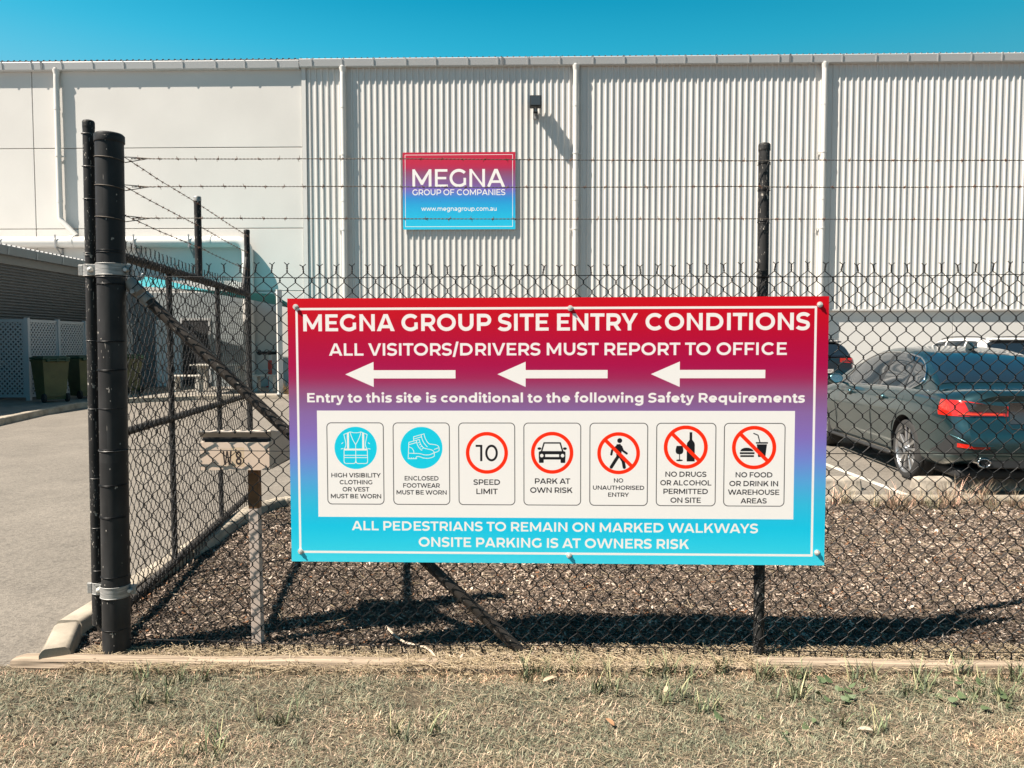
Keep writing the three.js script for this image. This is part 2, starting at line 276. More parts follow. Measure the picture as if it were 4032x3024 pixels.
downpipe(-14.37, 5.5, [[-14.35, 5.42, 0.13], [-14.28, 5.33, 0.14], [-13.85, 4.9, 0.17]]);
for (const x of [-5.29, 1.99, 9.65, 17.3]) downpipe(x, 0.1, []);
{ // main collector pipe along the wall with its elbow and drop
  const pipe = thing('collector_pipe', 'thick white pipe running along the concrete wall and turning down at its right end', 'pipe', [0, 0, -24.5], -0.0227);
  const pts = [[-30, 4.715, 0.2], [-8.9, 4.70, 0.2]]; for (let a = 0; a <= 8; a++) { const t = a / 8 * Math.PI / 2; pts.push([-8.72 + 0.36 * Math.sin(t), 4.34 + 0.36 * Math.cos(t), 0.2]); } pts.push([-8.36, 0.05, 0.2]);
  part('pipe_run', new Wires().tube(pts, 0.175, 24).geo(), M.whitePipe, pipe);
  for (const x of [-20.6, -17.4, -13.95, -9.55]) part('pipe_collar', X(new THREE.CylinderGeometry(0.19, 0.19, 0.14, 24), x, 4.712, 0.2, 0, 0, Math.PI / 2), M.whitePipe, pipe);
  for (const x of [-21.5, -19.7, -17.95, -16.2, -14.4, -11.9, -10.15]) part('wall_bracket', join([box(0.05, 0.035, 0.40, x, 4.52, 0.2), box(0.05, 0.32, 0.03, x, 4.37, 0.015), box(0.035, 0.40, 0.03, x, 4.385, 0.17, 0.9, 0, 0), box(0.05, 0.40, 0.012, x, 4.715, 0.387)]), M.gutterDark, pipe);
  for (const y of [3.6, 1.8]) part('pipe_strap', X(new THREE.CylinderGeometry(0.188, 0.188, 0.06, 24), -8.36, y, 0.2), M.whitePipe, pipe);
}
{ // doorway under the sail
  const d = part('doorway', join([box(0.86, 2.1, 0.012, -10.15, 1.17, 0.04)]), M.dark, WH);
  part('door_frame', join([box(0.07, 2.2, 0.06, -10.61, 1.2, 0.03), box(0.07, 2.2, 0.06, -9.69, 1.2, 0.03), box(0.85, 0.07, 0.06, -10.15, 2.265, 0.03)]), M.gutter, d);
  const leaf = part('door_leaf', rbox(0.8, 2.08, 0.045, 0.008, 0, 0, 0), M.door, WH); leaf.position.set(-10.9, 1.17, 0.27); leaf.rotation.y = 0.75;
  part('door_handle', join([rod(V(-0.3, -0.05, 0.03), V(-0.3, 0.1, 0.03), 0.014), box(0.1, 0.02, 0.02, -0.34, 0.02, 0.05)]), M.steel, leaf);
}
{ // floodlight
  const f = thing('floodlight', 'dark square floodlight on a bracket high on the ribbed cladding', 'floodlight', [0, 0, -24.5], -0.0227);
  part('lamp_housing', rbox(0.36, 0.32, 0.44, 0.02, 0.735, 8.93, 0.36, 0.12, 0, 0), M.dark, f);
  part('lamp_glass', rbox(0.30, 0.26, 0.012, 0.004, 0.735, 8.905, 0.583, 0.12, 0, 0), phys([0.05, 0.055, 0.06], 0.06, { clearcoat: 1 }), f);
  part('bracket_arm', join([box(0.07, 0.05, 0.42, 0.735, 8.65, 0.24), rod(V(0.735, 8.64, 0.42), V(0.735, 8.80, 0.42), 0.03), box(0.16, 0.22, 0.02, 0.735, 8.62, 0.045)]), M.gutterDark, f);
  part('junction_box', rbox(0.13, 0.15, 0.09, 0.01, 0.735, 8.66, 0.36), M.dark, f);
}

// ------------------------------------------------------------------ shed at the left edge
{
  const s = thing('shed', 'low grey shed with horizontal corrugated wall in shade at the left edge', 'shed', [-12.6, 0, 0]);
  const zc = [-12.2, -24.45];
  const g = sheet(1, 46 * 8, (u, v) => { const i = Math.round(v * 368), q = i & 7, y = 0.1 + (i >> 3) * 0.0757 + [0, 0.004, 0.012, 0.02, 0.036, 0.048, 0.056, 0.066][q]; return [[0, 0.022, 0.03, 0.033, 0.028, 0.014, 0, -0.006][q], y, lerp(zc[0], zc[1], u)]; });
  part('corrugated_wall', g, M.shedWall, s);
  part('end_wall', box(7, 3.5, 0.1, -3.52, 1.8, zc[0] - 0.05), M.shedWall, s);
  part('fascia', box(0.03, 0.3, 12.4, 0.05, 3.60, -18.3), mat([0.20, 0.19, 0.175], 0.6), s);
  const sh = new THREE.Shape(); sh.moveTo(0.07, 3.66).lineTo(0.2, 3.66).lineTo(0.225, 3.87).lineTo(0.205, 3.885).lineTo(0.19, 3.83).lineTo(0.07, 3.83).closePath();
  const gu = X(new THREE.ExtrudeGeometry(sh, { depth: 12.4, bevelEnabled: false }), 0, 0, -24.5);
  part('gutter', gu, M.gutterDark, s);
  for (let z = -13.3; z > -24; z -= 1.15) part('gutter_bracket', box(0.008, 0.2, 0.03, 0.222, 3.77, z, 0, 0, -0.11), M.gutter, s);
  const rf = sheet(66 * 4, 1, (u, v) => { const i = Math.round(u * 264), k = i >> 2, j = i & 3, z = -12.05 - k * 0.19 - [0, 0.10, 0.12, 0.15][j]; return [0.18 - 7 * v, 3.89 + 0.62 * v + (j >= 2 ? 0.028 : 0), z]; });
  part('roof', rf, mat([0.42, 0.42, 0.415], 0.5, { side: THREE.DoubleSide, metalness: 0.1 }), s);
}
function latticePanel(w, h) {                     // crossed slats trimmed to a rectangle, facing +z
  const list = [], p = 0.118, sw = 0.034;
  for (const dir of [1, -1]) for (let c = -h; c < w + h; c += p) {
    const pts = []; // line x = c + dir*y (dir 1) or x = c + h - y
    const f = (y) => dir > 0 ? c + y : c + h - y; let y0 = 0, y1 = h;
    const yAt = (x) => dir > 0 ? x - c : c + h - x; const a = yAt(0.02), b = yAt(w - 0.02); y0 = Math.max(y0, Math.min(a, b)); y1 = Math.min(y1, Math.max(a, b)); if (y1 - y0 < 0.03) continue;
    const L = (y1 - y0) * Math.SQRT2, ym = (y0 + y1) / 2; list.push(box(sw, L, 0.006, f(ym), ym, dir * 0.0035, 0, 0, dir > 0 ? -Math.PI / 4 : Math.PI / 4));
  }
  return join(list);
}
{
  const t = thing('lattice_screen', 'white timber lattice screen standing in front of the shed wall', 'lattice fence', [-11.58, 0.112, -18.4]);
  const h = 1.88, pw = 1.24, lat = latticePanel(pw - 0.1, h - 0.1);
  for (let k = 0; k < 4; k++) {
    const z = -k * pw; const fr = part('panel_frame', join([box(0.03, 0.07, pw - 0.1, 0, h + 0.03, z - pw / 2), box(0.03, 0.05, pw - 0.1, 0, 0.1, z - pw / 2), box(0.03, h - 0.06, 0.035, 0, h / 2 + 0.06, z - 0.07), box(0.03, h - 0.06, 0.035, 0, h / 2 + 0.06, z - pw + 0.07)]), M.lattice, t);
    const l = part('lattice_slats', lat, M.lattice, fr); l.userData.kind = 'stuff'; l.position.set(0, 0.1, z - 0.05); l.rotation.y = Math.PI / 2;
    part('post', box(0.09, h + 0.1, 0.09, 0, (h + 0.1) / 2, z), M.lattice, t);
  }
  part('post', box(0.09, h + 0.1, 0.09, 0, (h + 0.1) / 2, -4 * pw), M.lattice, t);
  const l2 = latticePanel(0.92, h - 0.1), fr = part('panel_frame', join([box(0.92, 0.07, 0.03, -0.52, h + 0.03, 0), box(0.92, 0.05, 0.03, -0.52, 0.1, 0), box(0.05, h - 0.06, 0.032, -0.08, h / 2 + 0.06, 0), box(0.05, h - 0.06, 0.032, -0.96, h / 2 + 0.06, 0)]), M.lattice, t);
  const l = part('lattice_slats', l2, M.lattice, fr); l.userData.kind = 'stuff'; l.position.set(-0.98, 0.1, 0);
}
function wheelieBin(x, z, turn, label) {
  const t = thing('wheelie_bin', label, 'bin', [x, 0.116, z], turn, 'green wheelie bins beside the lattice');
  const ring = (w, d, y, z0) => [[-w / 2, y, z0 - d / 2], [w / 2, y, z0 - d / 2], [w / 2, y, z0 + d / 2], [-w / 2, y, z0 + d / 2]];
  const R = [ring(0.44, 0.50, 0.06, 0.02), ring(0.46, 0.52, 0.22, 0.02), ring(0.47, 0.52, 0.23, 0.02), ring(0.56, 0.68, 0.93, 0), ring(0.59, 0.72, 0.94, 0), ring(0.59, 0.72, 0.985, 0)];
  const p = []; for (let i = 0; i < R.length - 1; i++) for (let k = 0; k < 4; k++) { const a = R[i][k], b = R[i][(k + 1) % 4], c = R[i + 1][k], d = R[i + 1][(k + 1) % 4]; p.push(...a, ...c, ...b, ...b, ...c, ...d); }
  p.push(...R[0][0], ...R[0][1], ...R[0][2], ...R[0][0], ...R[0][2], ...R[0][3]);
  const g = new THREE.BufferGeometry(); g.setAttribute('position', new THREE.Float32BufferAttribute(p, 3)); g.computeVertexNormals();
  part('body', metreUV(g), M.binBody, t);
  part('lid', join([rbox(0.60, 0.05, 0.76, 0.02, 0, 1.015, 0.0), rbox(0.52, 0.04, 0.62, 0.018, 0, 1.05, 0.0)]), M.binLid, t);
  part('handle', join([rod(V(-0.24, 0.97, 0.43), V(0.24, 0.97, 0.43), 0.016), box(0.05, 0.06, 0.12, -0.2, 0.975, 0.385), box(0.05, 0.06, 0.12, 0.2, 0.975, 0.385), box(0.05, 0.06, 0.12, 0, 0.975, 0.385)]), M.binLid, t);
  part('axle_bar', join([box(0.42, 0.04, 0.03, 0, 0.16, 0.29), rod(V(-0.27, 0.1, 0.27), V(0.27, 0.1, 0.27), 0.012)]), M.binBody, t);
  for (const s of [-1, 1]) part('wheel', join([X(new THREE.CylinderGeometry(0.1, 0.1, 0.05, 20), s * 0.25, 0.1 - 0.002, 0.27, 0, 0, Math.PI / 2), X(new THREE.CylinderGeometry(0.045, 0.045, 0.062, 14), s * 0.25, 0.1, 0.27, 0, 0, Math.PI / 2)]), M.rubber, t);
}
wheelieBin(-10.82, -18.0, 0.92, 'green wheelie bin nearest the camera beside the white lattice');
wheelieBin(-10.76, -19.3, 1.0, 'second green wheelie bin, half hidden behind the nearest bin');
wheelieBin(-10.72, -21.3, 1.25, 'farthest green wheelie bin, seen behind the big black gate post');

// ------------------------------------------------------------------ shade sail, bench table, hydrant
{
  const t = thing('shade_sail', 'teal fabric shade sail stretched over the seating in front of the wall', 'shade sail');
  const FL = [-10.2, 2.98, -19.9], BL = [-11.55, 3.62, -24.2], FR = [-6.28, 2.80, -20.62], BR = [-6.2, 2.42, -24.25];
  const g = sheet(24, 24, (u, v) => { const e = 0.035 * 4 * u * (1 - u), q = 0.05 * 4 * v * (1 - v), uu = lerp(q, 1 - q, u), vv = lerp(e, 1 - e, v); return [0, 1, 2].map((k) => lerp(lerp(FL[k], FR[k], uu), lerp(BL[k], BR[k], uu), vv) - (k === 1 ? 0.10 * 16 * u * (1 - u) * v * (1 - v) * 0.5 : 0)); });
  part('fabric', g, M.sail, t);
  part('corner_ring', join([FL, FR, BL, BR].map((c) => X(new THREE.TorusGeometry(0.05, 0.012, 6, 12), c[0], c[1], c[2]))), M.steel, t);
  const p = thing('sail_post', 'slim white square post holding the right corner of the teal sail', 'post', [-6.2, 0.112, -20.55]);
  part('shaft', rbox(0.13, 2.78, 0.13, 0.008, 0, 1.39, 0, 0, 0.5, 0), M.whitePipe, p); part('base_plate', rbox(0.24, 0.02, 0.24, 0.005, 0, 0.012, 0, 0, 0.5, 0), M.steel, p); part('post_cap', rbox(0.14, 0.02, 0.14, 0.005, 0, 2.79, 0, 0, 0.5, 0), M.whitePipe, p);
}
function benchSeat(x, z, w, label) {
  const t = thing('bench', label, 'bench', [x, 0.112, z]);
  for (let k = 0; k < 3; k++) part('seat_plank', rbox(w, 0.045, 0.11, 0.008, 0, 0.45, (k - 1) * 0.12), M.bench, t);
  for (const s of [-0.36, 0.36]) part('leg', join([box(0.11, 0.43, 0.3, s * w, 0.214, 0)]), M.bench, t);
}
{
  const t = thing('picnic_table', 'pale timber picnic table standing under the teal shade sail', 'table', [-8.55, 0.112, -22.6]);
  for (let k = 0; k < 5; k++) part('table_plank', rbox(1.6, 0.045, 0.13, 0.008, 0, 0.745, (k - 2) * 0.14), M.bench, t);
  for (const s of [-0.55, 0.55]) part('leg', join([box(0.1, 0.72, 0.1, s, 0.36, -0.22), box(0.1, 0.72, 0.1, s, 0.36, 0.22), box(0.08, 0.06, 0.62, s, 0.69, 0)]), M.bench, t);
}
benchSeat(-9.25, -21.9, 0.9, 'pale bench left of the picnic table, under the sail');
benchSeat(-7.15, -22.2, 0.62, 'pale bench right of the picnic table, beside the red hydrant');
{
  const h = thing('hydrant', 'red standpipe hydrant with black valves against the white wall', 'hydrant', [-7.62, 0.112, -24.2]);
  part('standpipe', join([rod(V(0, 0, 0), V(0, 0.85, 0), 0.06), rod(V(0, 0, 0), V(0, 0.04, 0), 0.12)]), M.hydrant, h);
  part('band', rod(V(0, 0.86, 0), V(0, 1.02, 0), 0.063), M.whitePipe, h);
  part('manifold', join([rod(V(-0.32, 1.08, 0), V(0.34, 1.08, 0), 0.05), X(new THREE.SphereGeometry(0.075, 14, 10), -0.32, 1.08, 0), X(new THREE.SphereGeometry(0.075, 14, 10), 0.34, 1.08, 0), X(new THREE.SphereGeometry(0.08, 14, 10), 0, 1.08, 0)]), M.dark, h);
  for (const x of [-0.3, -0.05, 0.3]) part('valve_wheel', join([X(new THREE.TorusGeometry(0.07, 0.012, 6, 16), x, 1.11, 0.13), rod(V(x, 1.1, 0), V(x, 1.11, 0.13), 0.014)]), M.dark, h);
  part('side_outlet', rod(V(-0.26, 0.55, 0.02), V(0, 0.55, 0.02), 0.03), M.steel, h);
}
// ------------------------------------------------------------------ chain-link fence
const FZ = -3.42, FK = 0.035, fenceZ = (x) => FZ + FK * x;
const CW = 0.0358, CH = 0.0425;
function chainLink(a0, a1, yTop, rows, at, opt = {}) {   // at(a, y, out) -> [x, y, z]; woven zigzag wires hooked into their neighbours
  const W = new Wires(), r = opt.r ?? 0.0021, n0 = Math.ceil(a0 / CW), n1 = Math.floor(a1 / CW), sd = opt.seed ?? 1;
  const node = (k, j) => { const warp = opt.warp ?? 0.005; return [k * CW + (hash(k, j, sd) - 0.5) * 0.0035 + (fbm(k * 0.05, j * 0.08, 2, 0, sd) - 0.5) * 4 * warp, yTop - j * CH + (hash(k, j, sd + 1) - 0.5) * 0.004 + (fbm(k * 0.06, j * 0.05, 2, 0, sd + 2) - 0.5) * 4 * warp]; };
  const bulge = (k, j) => (fbm(k * 0.07, j * 0.07, 2, 0, sd + 4) - 0.5) * (opt.bulge ?? 0.02);
  for (let n = n0; n < n1; n++) {
    let run = [];
    const flush = () => { if (run.length > 1) W.tube(run, r, opt.sides ?? 5); run = []; };
    for (let j = 0; j <= rows; j++) {
      const right = (j + n) % 2 !== 0, k = right ? n + 1 : n, [x, y] = node(k, j), s = right ? 1 : -1, b = bulge(k, j);
      if (opt.cut && opt.cut(x, y)) { flush(); continue; }
      if (j > 0) run.push(at(x + s * 0.0006, y + 0.0062, b + s * 0.0021));
      run.push(at(x + s * 0.0024, y, b));
      if (j < rows) run.push(at(x + s * 0.0006, y - 0.0062, b - s * 0.0021));
      if (j === 0 || j === rows) {                        // twisted pair with two spread ends
        const up = j === 0 ? 1 : -1, side = right ? -1 : 1, end = [], L = 0.018 + 0.005 * hash(k, j, sd + 6), lean = (hash(k, j, sd + 7) - 0.5) * 0.010;
        for (let q = 1; q <= 9; q++) { const t = q / 9, an = t * 2.2 * Math.PI + (right ? 0 : Math.PI); end.push(at(x + lean * t + 0.0024 * Math.cos(an) * Math.min(1, q / 2), y + up * (0.002 + L * t), b + 0.0024 * Math.sin(an))); }
        const fl = 0.011 + 0.004 * hash(k + n, j, sd + 8); end.push(at(x + lean + side * fl, y + up * (L + 0.011 + 0.004 * hash(n, j, 3)), b + (hash(k, n, 5) - 0.5) * 0.006));
        if (j === 0) run.unshift(...end.reverse()); else run.push(...end);
      }
    }
    flush();
  }
  return W.geo();
}
function barbed(W, R, a, b, sag, gap, sd) {               // two twisted strands with four-point barbs; strands into W, barbs into R
  const d = b.clone().sub(a), L = d.length(), t = d.clone().normalize(), e = V(0, 1, 0).sub(t.clone().multiplyScalar(t.y)).normalize(), o = t.clone().cross(e);
  const P = (s, r, an) => { const c = a.clone().addScaledVector(t, s); c.y -= sag * 4 * (s / L) * (1 - s / L) - 0.004 * (fbm(s * 2.2, sd, 2, 0, sd) - 0.5) * 2; c.addScaledVector(e, r * Math.cos(an)).addScaledVector(o, r * Math.sin(an)); return c.toArray(); };
  for (const ph of [0, Math.PI]) { const pts = [], n = Math.round(L / 0.006); for (let i = 0; i <= n; i++) { const s = i / n * L; pts.push(P(s, 0.0015, ph + s / 0.034 * 2 * Math.PI)); } W.tube(pts, 0.0013, 4); }
  for (let s = gap * rr(0.2, 0.9); s < L - 0.02; s += gap * rr(0.88, 1.12)) {
    const an = rnd() * 6.28; const coil = []; for (let i = 0; i <= 14; i++) coil.push(P(s - 0.005 + i / 14 * 0.010, 0.0036, an + i / 14 * 4 * Math.PI)); R.tube(coil, 0.0011, 4);
    for (let q = 0; q < 4; q++) { const aa = an + q * Math.PI / 2 + rr(-0.4, 0.4), l = rr(0.009, 0.015), s0 = s + (q < 2 ? -0.004 : 0.004); R.tube([P(s0, 0.002, aa), P(s0 + rr(-0.005, 0.005), l, aa + 0.15)], (u) => lerp(0.0012, 0.0006, u), 4); }
  }
}
const hoop = (r, w, x, y, z, tilt = 0, n = 28) => X(new THREE.TorusGeometry(r, w, 6, n), x, y, z, Math.PI / 2 + tilt, 0, rr(0, 6));
function capGeo(r, h, x, y, z) { return X(new THREE.LatheGeometry([[0, h], [r * 0.6, h * 0.985], [r * 0.93, h * 0.9], [r * 1.06, h * 0.72], [r * 1.06, 0.0], [r * 0.98, -0.002]].reverse().map(([a, b]) => new THREE.Vector2(a, b)), 32), x, y, z); }
const cutBox = (x, y) => x > -1.405 && x < -1.125 && y > 0.985 && y < 1.025;
{
  const F = thing('chain_link_fence', 'black chain link fence with three barbed wire strands above, carrying the large sign', 'fence');
  const g = chainLink(-1.752, 4.6, 1.766, 40, (a, y, o) => [a, y, fenceZ(a) + o], { seed: 3, cut: cutBox });
  part('wire_mesh', g, M.mesh, F);
  // terminal post
  const pB = V(-1.822, 0.0, -3.474), pT = V(-1.799, 2.365, -3.486), big = part('terminal_post', rod(pB.clone().add(V(0, -0.2, 0)), pT, 0.0595, 0.059, 48, true), M.blackPost, F);
  part('post_cap', capGeo(0.0598, 0.042, pT.x, pT.y - 0.022, pT.z), M.blackPost, big);
  const at = (y) => pB.clone().lerp(pT, y / 2.365);
  const ties = []; for (const y of [1.862, 1.852, 1.716, 1.71, 1.458, 1.455, 1.331, 1.327, 1.155, 0.969, 0.962, 0.81, 0.806, 0.664, 0.66, 0.39, 0.386, 0.146]) { const c = at(y); ties.push(hoop(0.0605, 0.0016, c.x, y, c.z, rr(-0.03, 0.03), 40)); }
  part('tie_wire', join(ties), M.mesh, big);
  const lt = []; for (const y of [1.775, 1.745, 0.965]) { const c = at(y); lt.push(hoop(0.061, 0.0017, c.x, y, c.z, 0.02, 40)); } part('tie_wire', join(lt), M.tie, big);
  // line posts
  const linePost = (x, z, h, lean) => { const b = V(x, -0.2, z), t = V(x + lean, h, z + 0.006), p = part('line_post', rod(b, t, 0.0242, 0.024, 32, true), M.thinPost, F); part('post_cap', capGeo(0.0245, 0.034, t.x, t.y - 0.012, t.z), M.thinPost, p);
    const w = []; for (const y of [2.237, 2.124, 1.985, 1.745, 0.4, 0.1]) w.push(hoop(0.027, 0.0014, b.x + lean * y / h, y, z + 0.004, rr(-0.2, 0.2)), hoop(0.027, 0.0014, b.x + lean * y / h, y - 0.008, z + 0.004, rr(-0.3, 0.3))); part('tie_wire', join(w), M.mesh, p);
    const k = new Wires(); for (const y of [2.237, 2.124, 1.985]) k.tube([[b.x, y, z + 0.03], [b.x - 0.012, y - 0.025, z + 0.034], [b.x - 0.02, y - 0.055, z + 0.03]], 0.0013, 5); part('tie_tail', k.geo(), M.mesh, p); };
  linePost(1.117, fenceZ(1.117) - 0.034, 2.3, -0.014); linePost(4.05, fenceZ(4.05) - 0.034, 2.3, 0.01);
  // brace from the terminal post to the ground, with its fitting
  const b0 = V(-1.742, 1.722, -3.522), b1 = V(0.105, -0.02, -3.447), bd = b1.clone().sub(b0).normalize(), br = part('brace_pipe', rod(b0.clone().addScaledVector(bd, 0.10), b1, 0.0245, 0.0245, 28), M.dustyPipe, F);
  part('brace_fitting', join([rod(b0.clone().addScaledVector(bd, -0.005), b0.clone().addScaledVector(bd, 0.065), 0.031, 0.031, 20), rod(b0.clone().addScaledVector(bd, 0.085), b0.clone().addScaledVector(bd, 0.125), 0.0295, 0.0295, 20), box(0.06, 0.012, 0.03, b0.x + 0.068, b0.y - 0.082, b0.z + 0.012, 0, 0, -0.75)]), M.beigeDark, br);
  part('fitting_bolt', join([rod(V(b0.x + 0.03, b0.y - 0.04, b0.z + 0.03), V(b0.x + 0.03, b0.y - 0.04, b0.z + 0.042), 0.011, 0.011, 6)]), M.galv, br);
  // straining wires through the mesh
  for (const [y0, y1, sag] of [[1.748, 1.742, 0.008], [0.965, 0.968, 0.004], [0.088, 0.08, 0.012]]) {
    const pts = []; for (let i = 0; i <= 80; i++) { const t = i / 80, x = lerp(-1.80, 4.4, t); pts.push([x, lerp(y0, y1, t) - sag * Math.sin(t * 9.4) ** 2, fenceZ(x) + 0.005 + 0.004 * Math.sin(i * 0.9)]); }
    part('straining_wire', new Wires().tube(pts, 0.0019, 5).geo(), M.mesh, F);
  }
  for (const [yL, yR] of [[2.272, 2.237], [2.147, 2.124], [2.008, 1.985]]) {
    const W = new Wires(), R = new Wires(), zz = 0.012; const A = V(-1.70, yL, fenceZ(-1.70) + 0.002), B = V(1.11, yR, fenceZ(1.11) + zz), C = V(4.5, yR - 0.01, fenceZ(4.5) + zz);
    barbed(W, R, A, B, 0.0, 0.092, yL * 10); barbed(W, R, B, C, 0.004, 0.096, yL * 20);
    // loop round the terminal post, twisted back on itself
    const c = at(yL), loop = []; for (let i = 0; i <= 26; i++) { const an = lerp(0.35, -Math.PI - 2.4, i / 26); loop.push([c.x + 0.0615 * Math.cos(an), yL + lerp(-0.012, 0.018, i / 26), c.z - 0.0615 * Math.sin(an)]); }
    W.tube([[-1.62, yL - 0.001, A.z], ...loop, [-1.66, yL + 0.002, A.z + 0.004], [-1.60, yL - 0.002, A.z]], 0.0021, 5);
    const s = part('barbed_wire', W.geo(), M.barb, F); part('barbs', R.geo(), M.rust, s);
  }
}
// ------------------------------------------------------------------ swing gate, standing open
{
  const G = thing('swing_gate', 'black pipe and chain link swing gate standing open along the driveway kerb', 'gate');
  const O = V(-1.916, 0, -3.515), D = V(-0.124, 0, -1).normalize(), N = V(1, 0, -0.124).normalize();
  const P = (s, y, o = 0) => O.clone().addScaledVector(D, s).addScaledVector(N, o).setY(y), PA = (s, y, o) => P(s, y, o).toArray();
  const st = part('hinge_stile', rod(P(0, 0.145).add(V(-0.008, 0, 0)), P(0, 2.43).add(V(0.01, 0, 0)), 0.0252, 0.0252, 32), M.thinPost, G); part('post_cap', capGeo(0.0245, 0.036, O.x + 0.01, 2.415, O.z), M.thinPost, st);
  { const w = []; for (const y of [1.858, 1.848, 1.46, 1.15, 0.83, 0.60, 0.40]) w.push(hoop(0.0262, 0.0014, O.x, y, O.z, rr(-0.1, 0.1))); for (const y of [2.39, 2.245, 2.10]) w.push(hoop(0.0268, 0.002, O.x + 0.006, y, O.z, 0.12)); part('tie_wire', join(w), M.tie, st); }
  const far = part('latch_stile', rod(P(3.3, 0.11), P(3.3, 2.43), 0.0243, 0.0243, 24), M.thinPost, G); part('post_cap', capGeo(0.0245, 0.036, P(3.3, 0).x, 2.415, P(3.3, 0).z), M.thinPost, far);
  part('latch_brace', rod(P(3.12, 1.9), P(3.285, 2.2), 0.02, 0.02, 16), M.thinPost, far);
  for (const [y, r] of [[1.885, 0.0243], [1.0, 0.0215], [0.125, 0.0243]]) { const q = part('rail', rod(P(0.02, y), P(3.29, y), r, r, 20), M.dustyPipe, G); const w = []; for (let s = 0.35; s < 3.2; s += 0.33) { const c = P(s, y), t = X(new THREE.TorusGeometry(r + 0.002, 0.0016, 5, 18), 0, 0, 0, 0, Math.atan2(D.x, D.z) + 0.3, 0); t.translate(c.x, c.y, c.z); w.push(t); } part('tie_wire', join(w), M.mesh, q); }
  for (const s of [1.12, 2.25]) part('upright', rod(P(s, 0.14), P(s, 1.87), 0.0175, 0.0175, 20), M.thinPost, G);
  const ex = part('barbed_wire_arm', rod(P(1.77, 1.89), P(1.77, 2.43), 0.0235, 0.0235, 20), M.thinPost, G); part('post_cap', capGeo(0.0235, 0.034, P(1.77, 0).x, 2.415, P(1.77, 0).z), M.galv, ex);
  part('wire_mesh', chainLink(0.03, 3.29, 1.925, 43, (a, y, o) => PA(a, y, 0.027 + o), { seed: 19, bulge: 0.012, warp: 0.004 }), M.mesh, G);
  for (const y of [2.385, 2.24, 2.095]) { const W = new Wires(), R = new Wires(); barbed(W, R, P(0.02, y, 0.02), P(1.77, y, 0.024), 0.006, 0.10, y * 7); barbed(W, R, P(1.77, y, 0.024), P(3.3, y, 0.024), 0.006, 0.10, y * 9); const s = part('barbed_wire', W.geo(), M.barb, G); part('barbs', R.geo(), M.rust, s); }
  for (const y of [1.778, 0.318]) {                        // hinge straps round both posts
    const bx = lerp(-1.822, -1.799, y / 2.365), bz = lerp(-3.474, -3.486, y / 2.365), h = 0.05, list = [];
    list.push(X(new THREE.CylinderGeometry(0.0632, 0.0632, h, 40, 1, true), bx, y, bz), X(new THREE.TorusGeometry(0.0628, 0.0022, 5, 40), bx, y + h / 2, bz, Math.PI / 2), X(new THREE.TorusGeometry(0.0628, 0.0022, 5, 40), bx, y - h / 2, bz, Math.PI / 2));
    list.push(X(new THREE.CylinderGeometry(0.0295, 0.0295, h, 28, 1, true), O.x, y, O.z), X(new THREE.TorusGeometry(0.029, 0.002, 5, 28), O.x, y + h / 2, O.z, Math.PI / 2), X(new THREE.TorusGeometry(0.029, 0.002, 5, 28), O.x, y - h / 2, O.z, Math.PI / 2));
    list.push(rbox(0.05, h, 0.007, 0.003, -1.885, y, O.z + 0.036, 0, 0.25, 0), rbox(0.022, h, 0.012, 0.003, O.x - 0.036, y, O.z + 0.01), rbox(0.03, h * 0.9, 0.012, 0.003, bx + 0.078, y, bz - 0.01));
    const hg = part('hinge_strap', list, M.galv, G);
    part('strap_bolt', join([X(new THREE.SphereGeometry(0.013, 14, 10), -1.893, y, O.z + 0.043), rod(V(bx + 0.07, y, bz - 0.01), V(bx + 0.07, y, bz + 0.018), 0.009, 0.009, 6), rod(V(-1.893, y, O.z + 0.036), V(-1.893, y, O.z + 0.043), 0.014, 0.014, 6)]), M.bolt, hg);
  }
}
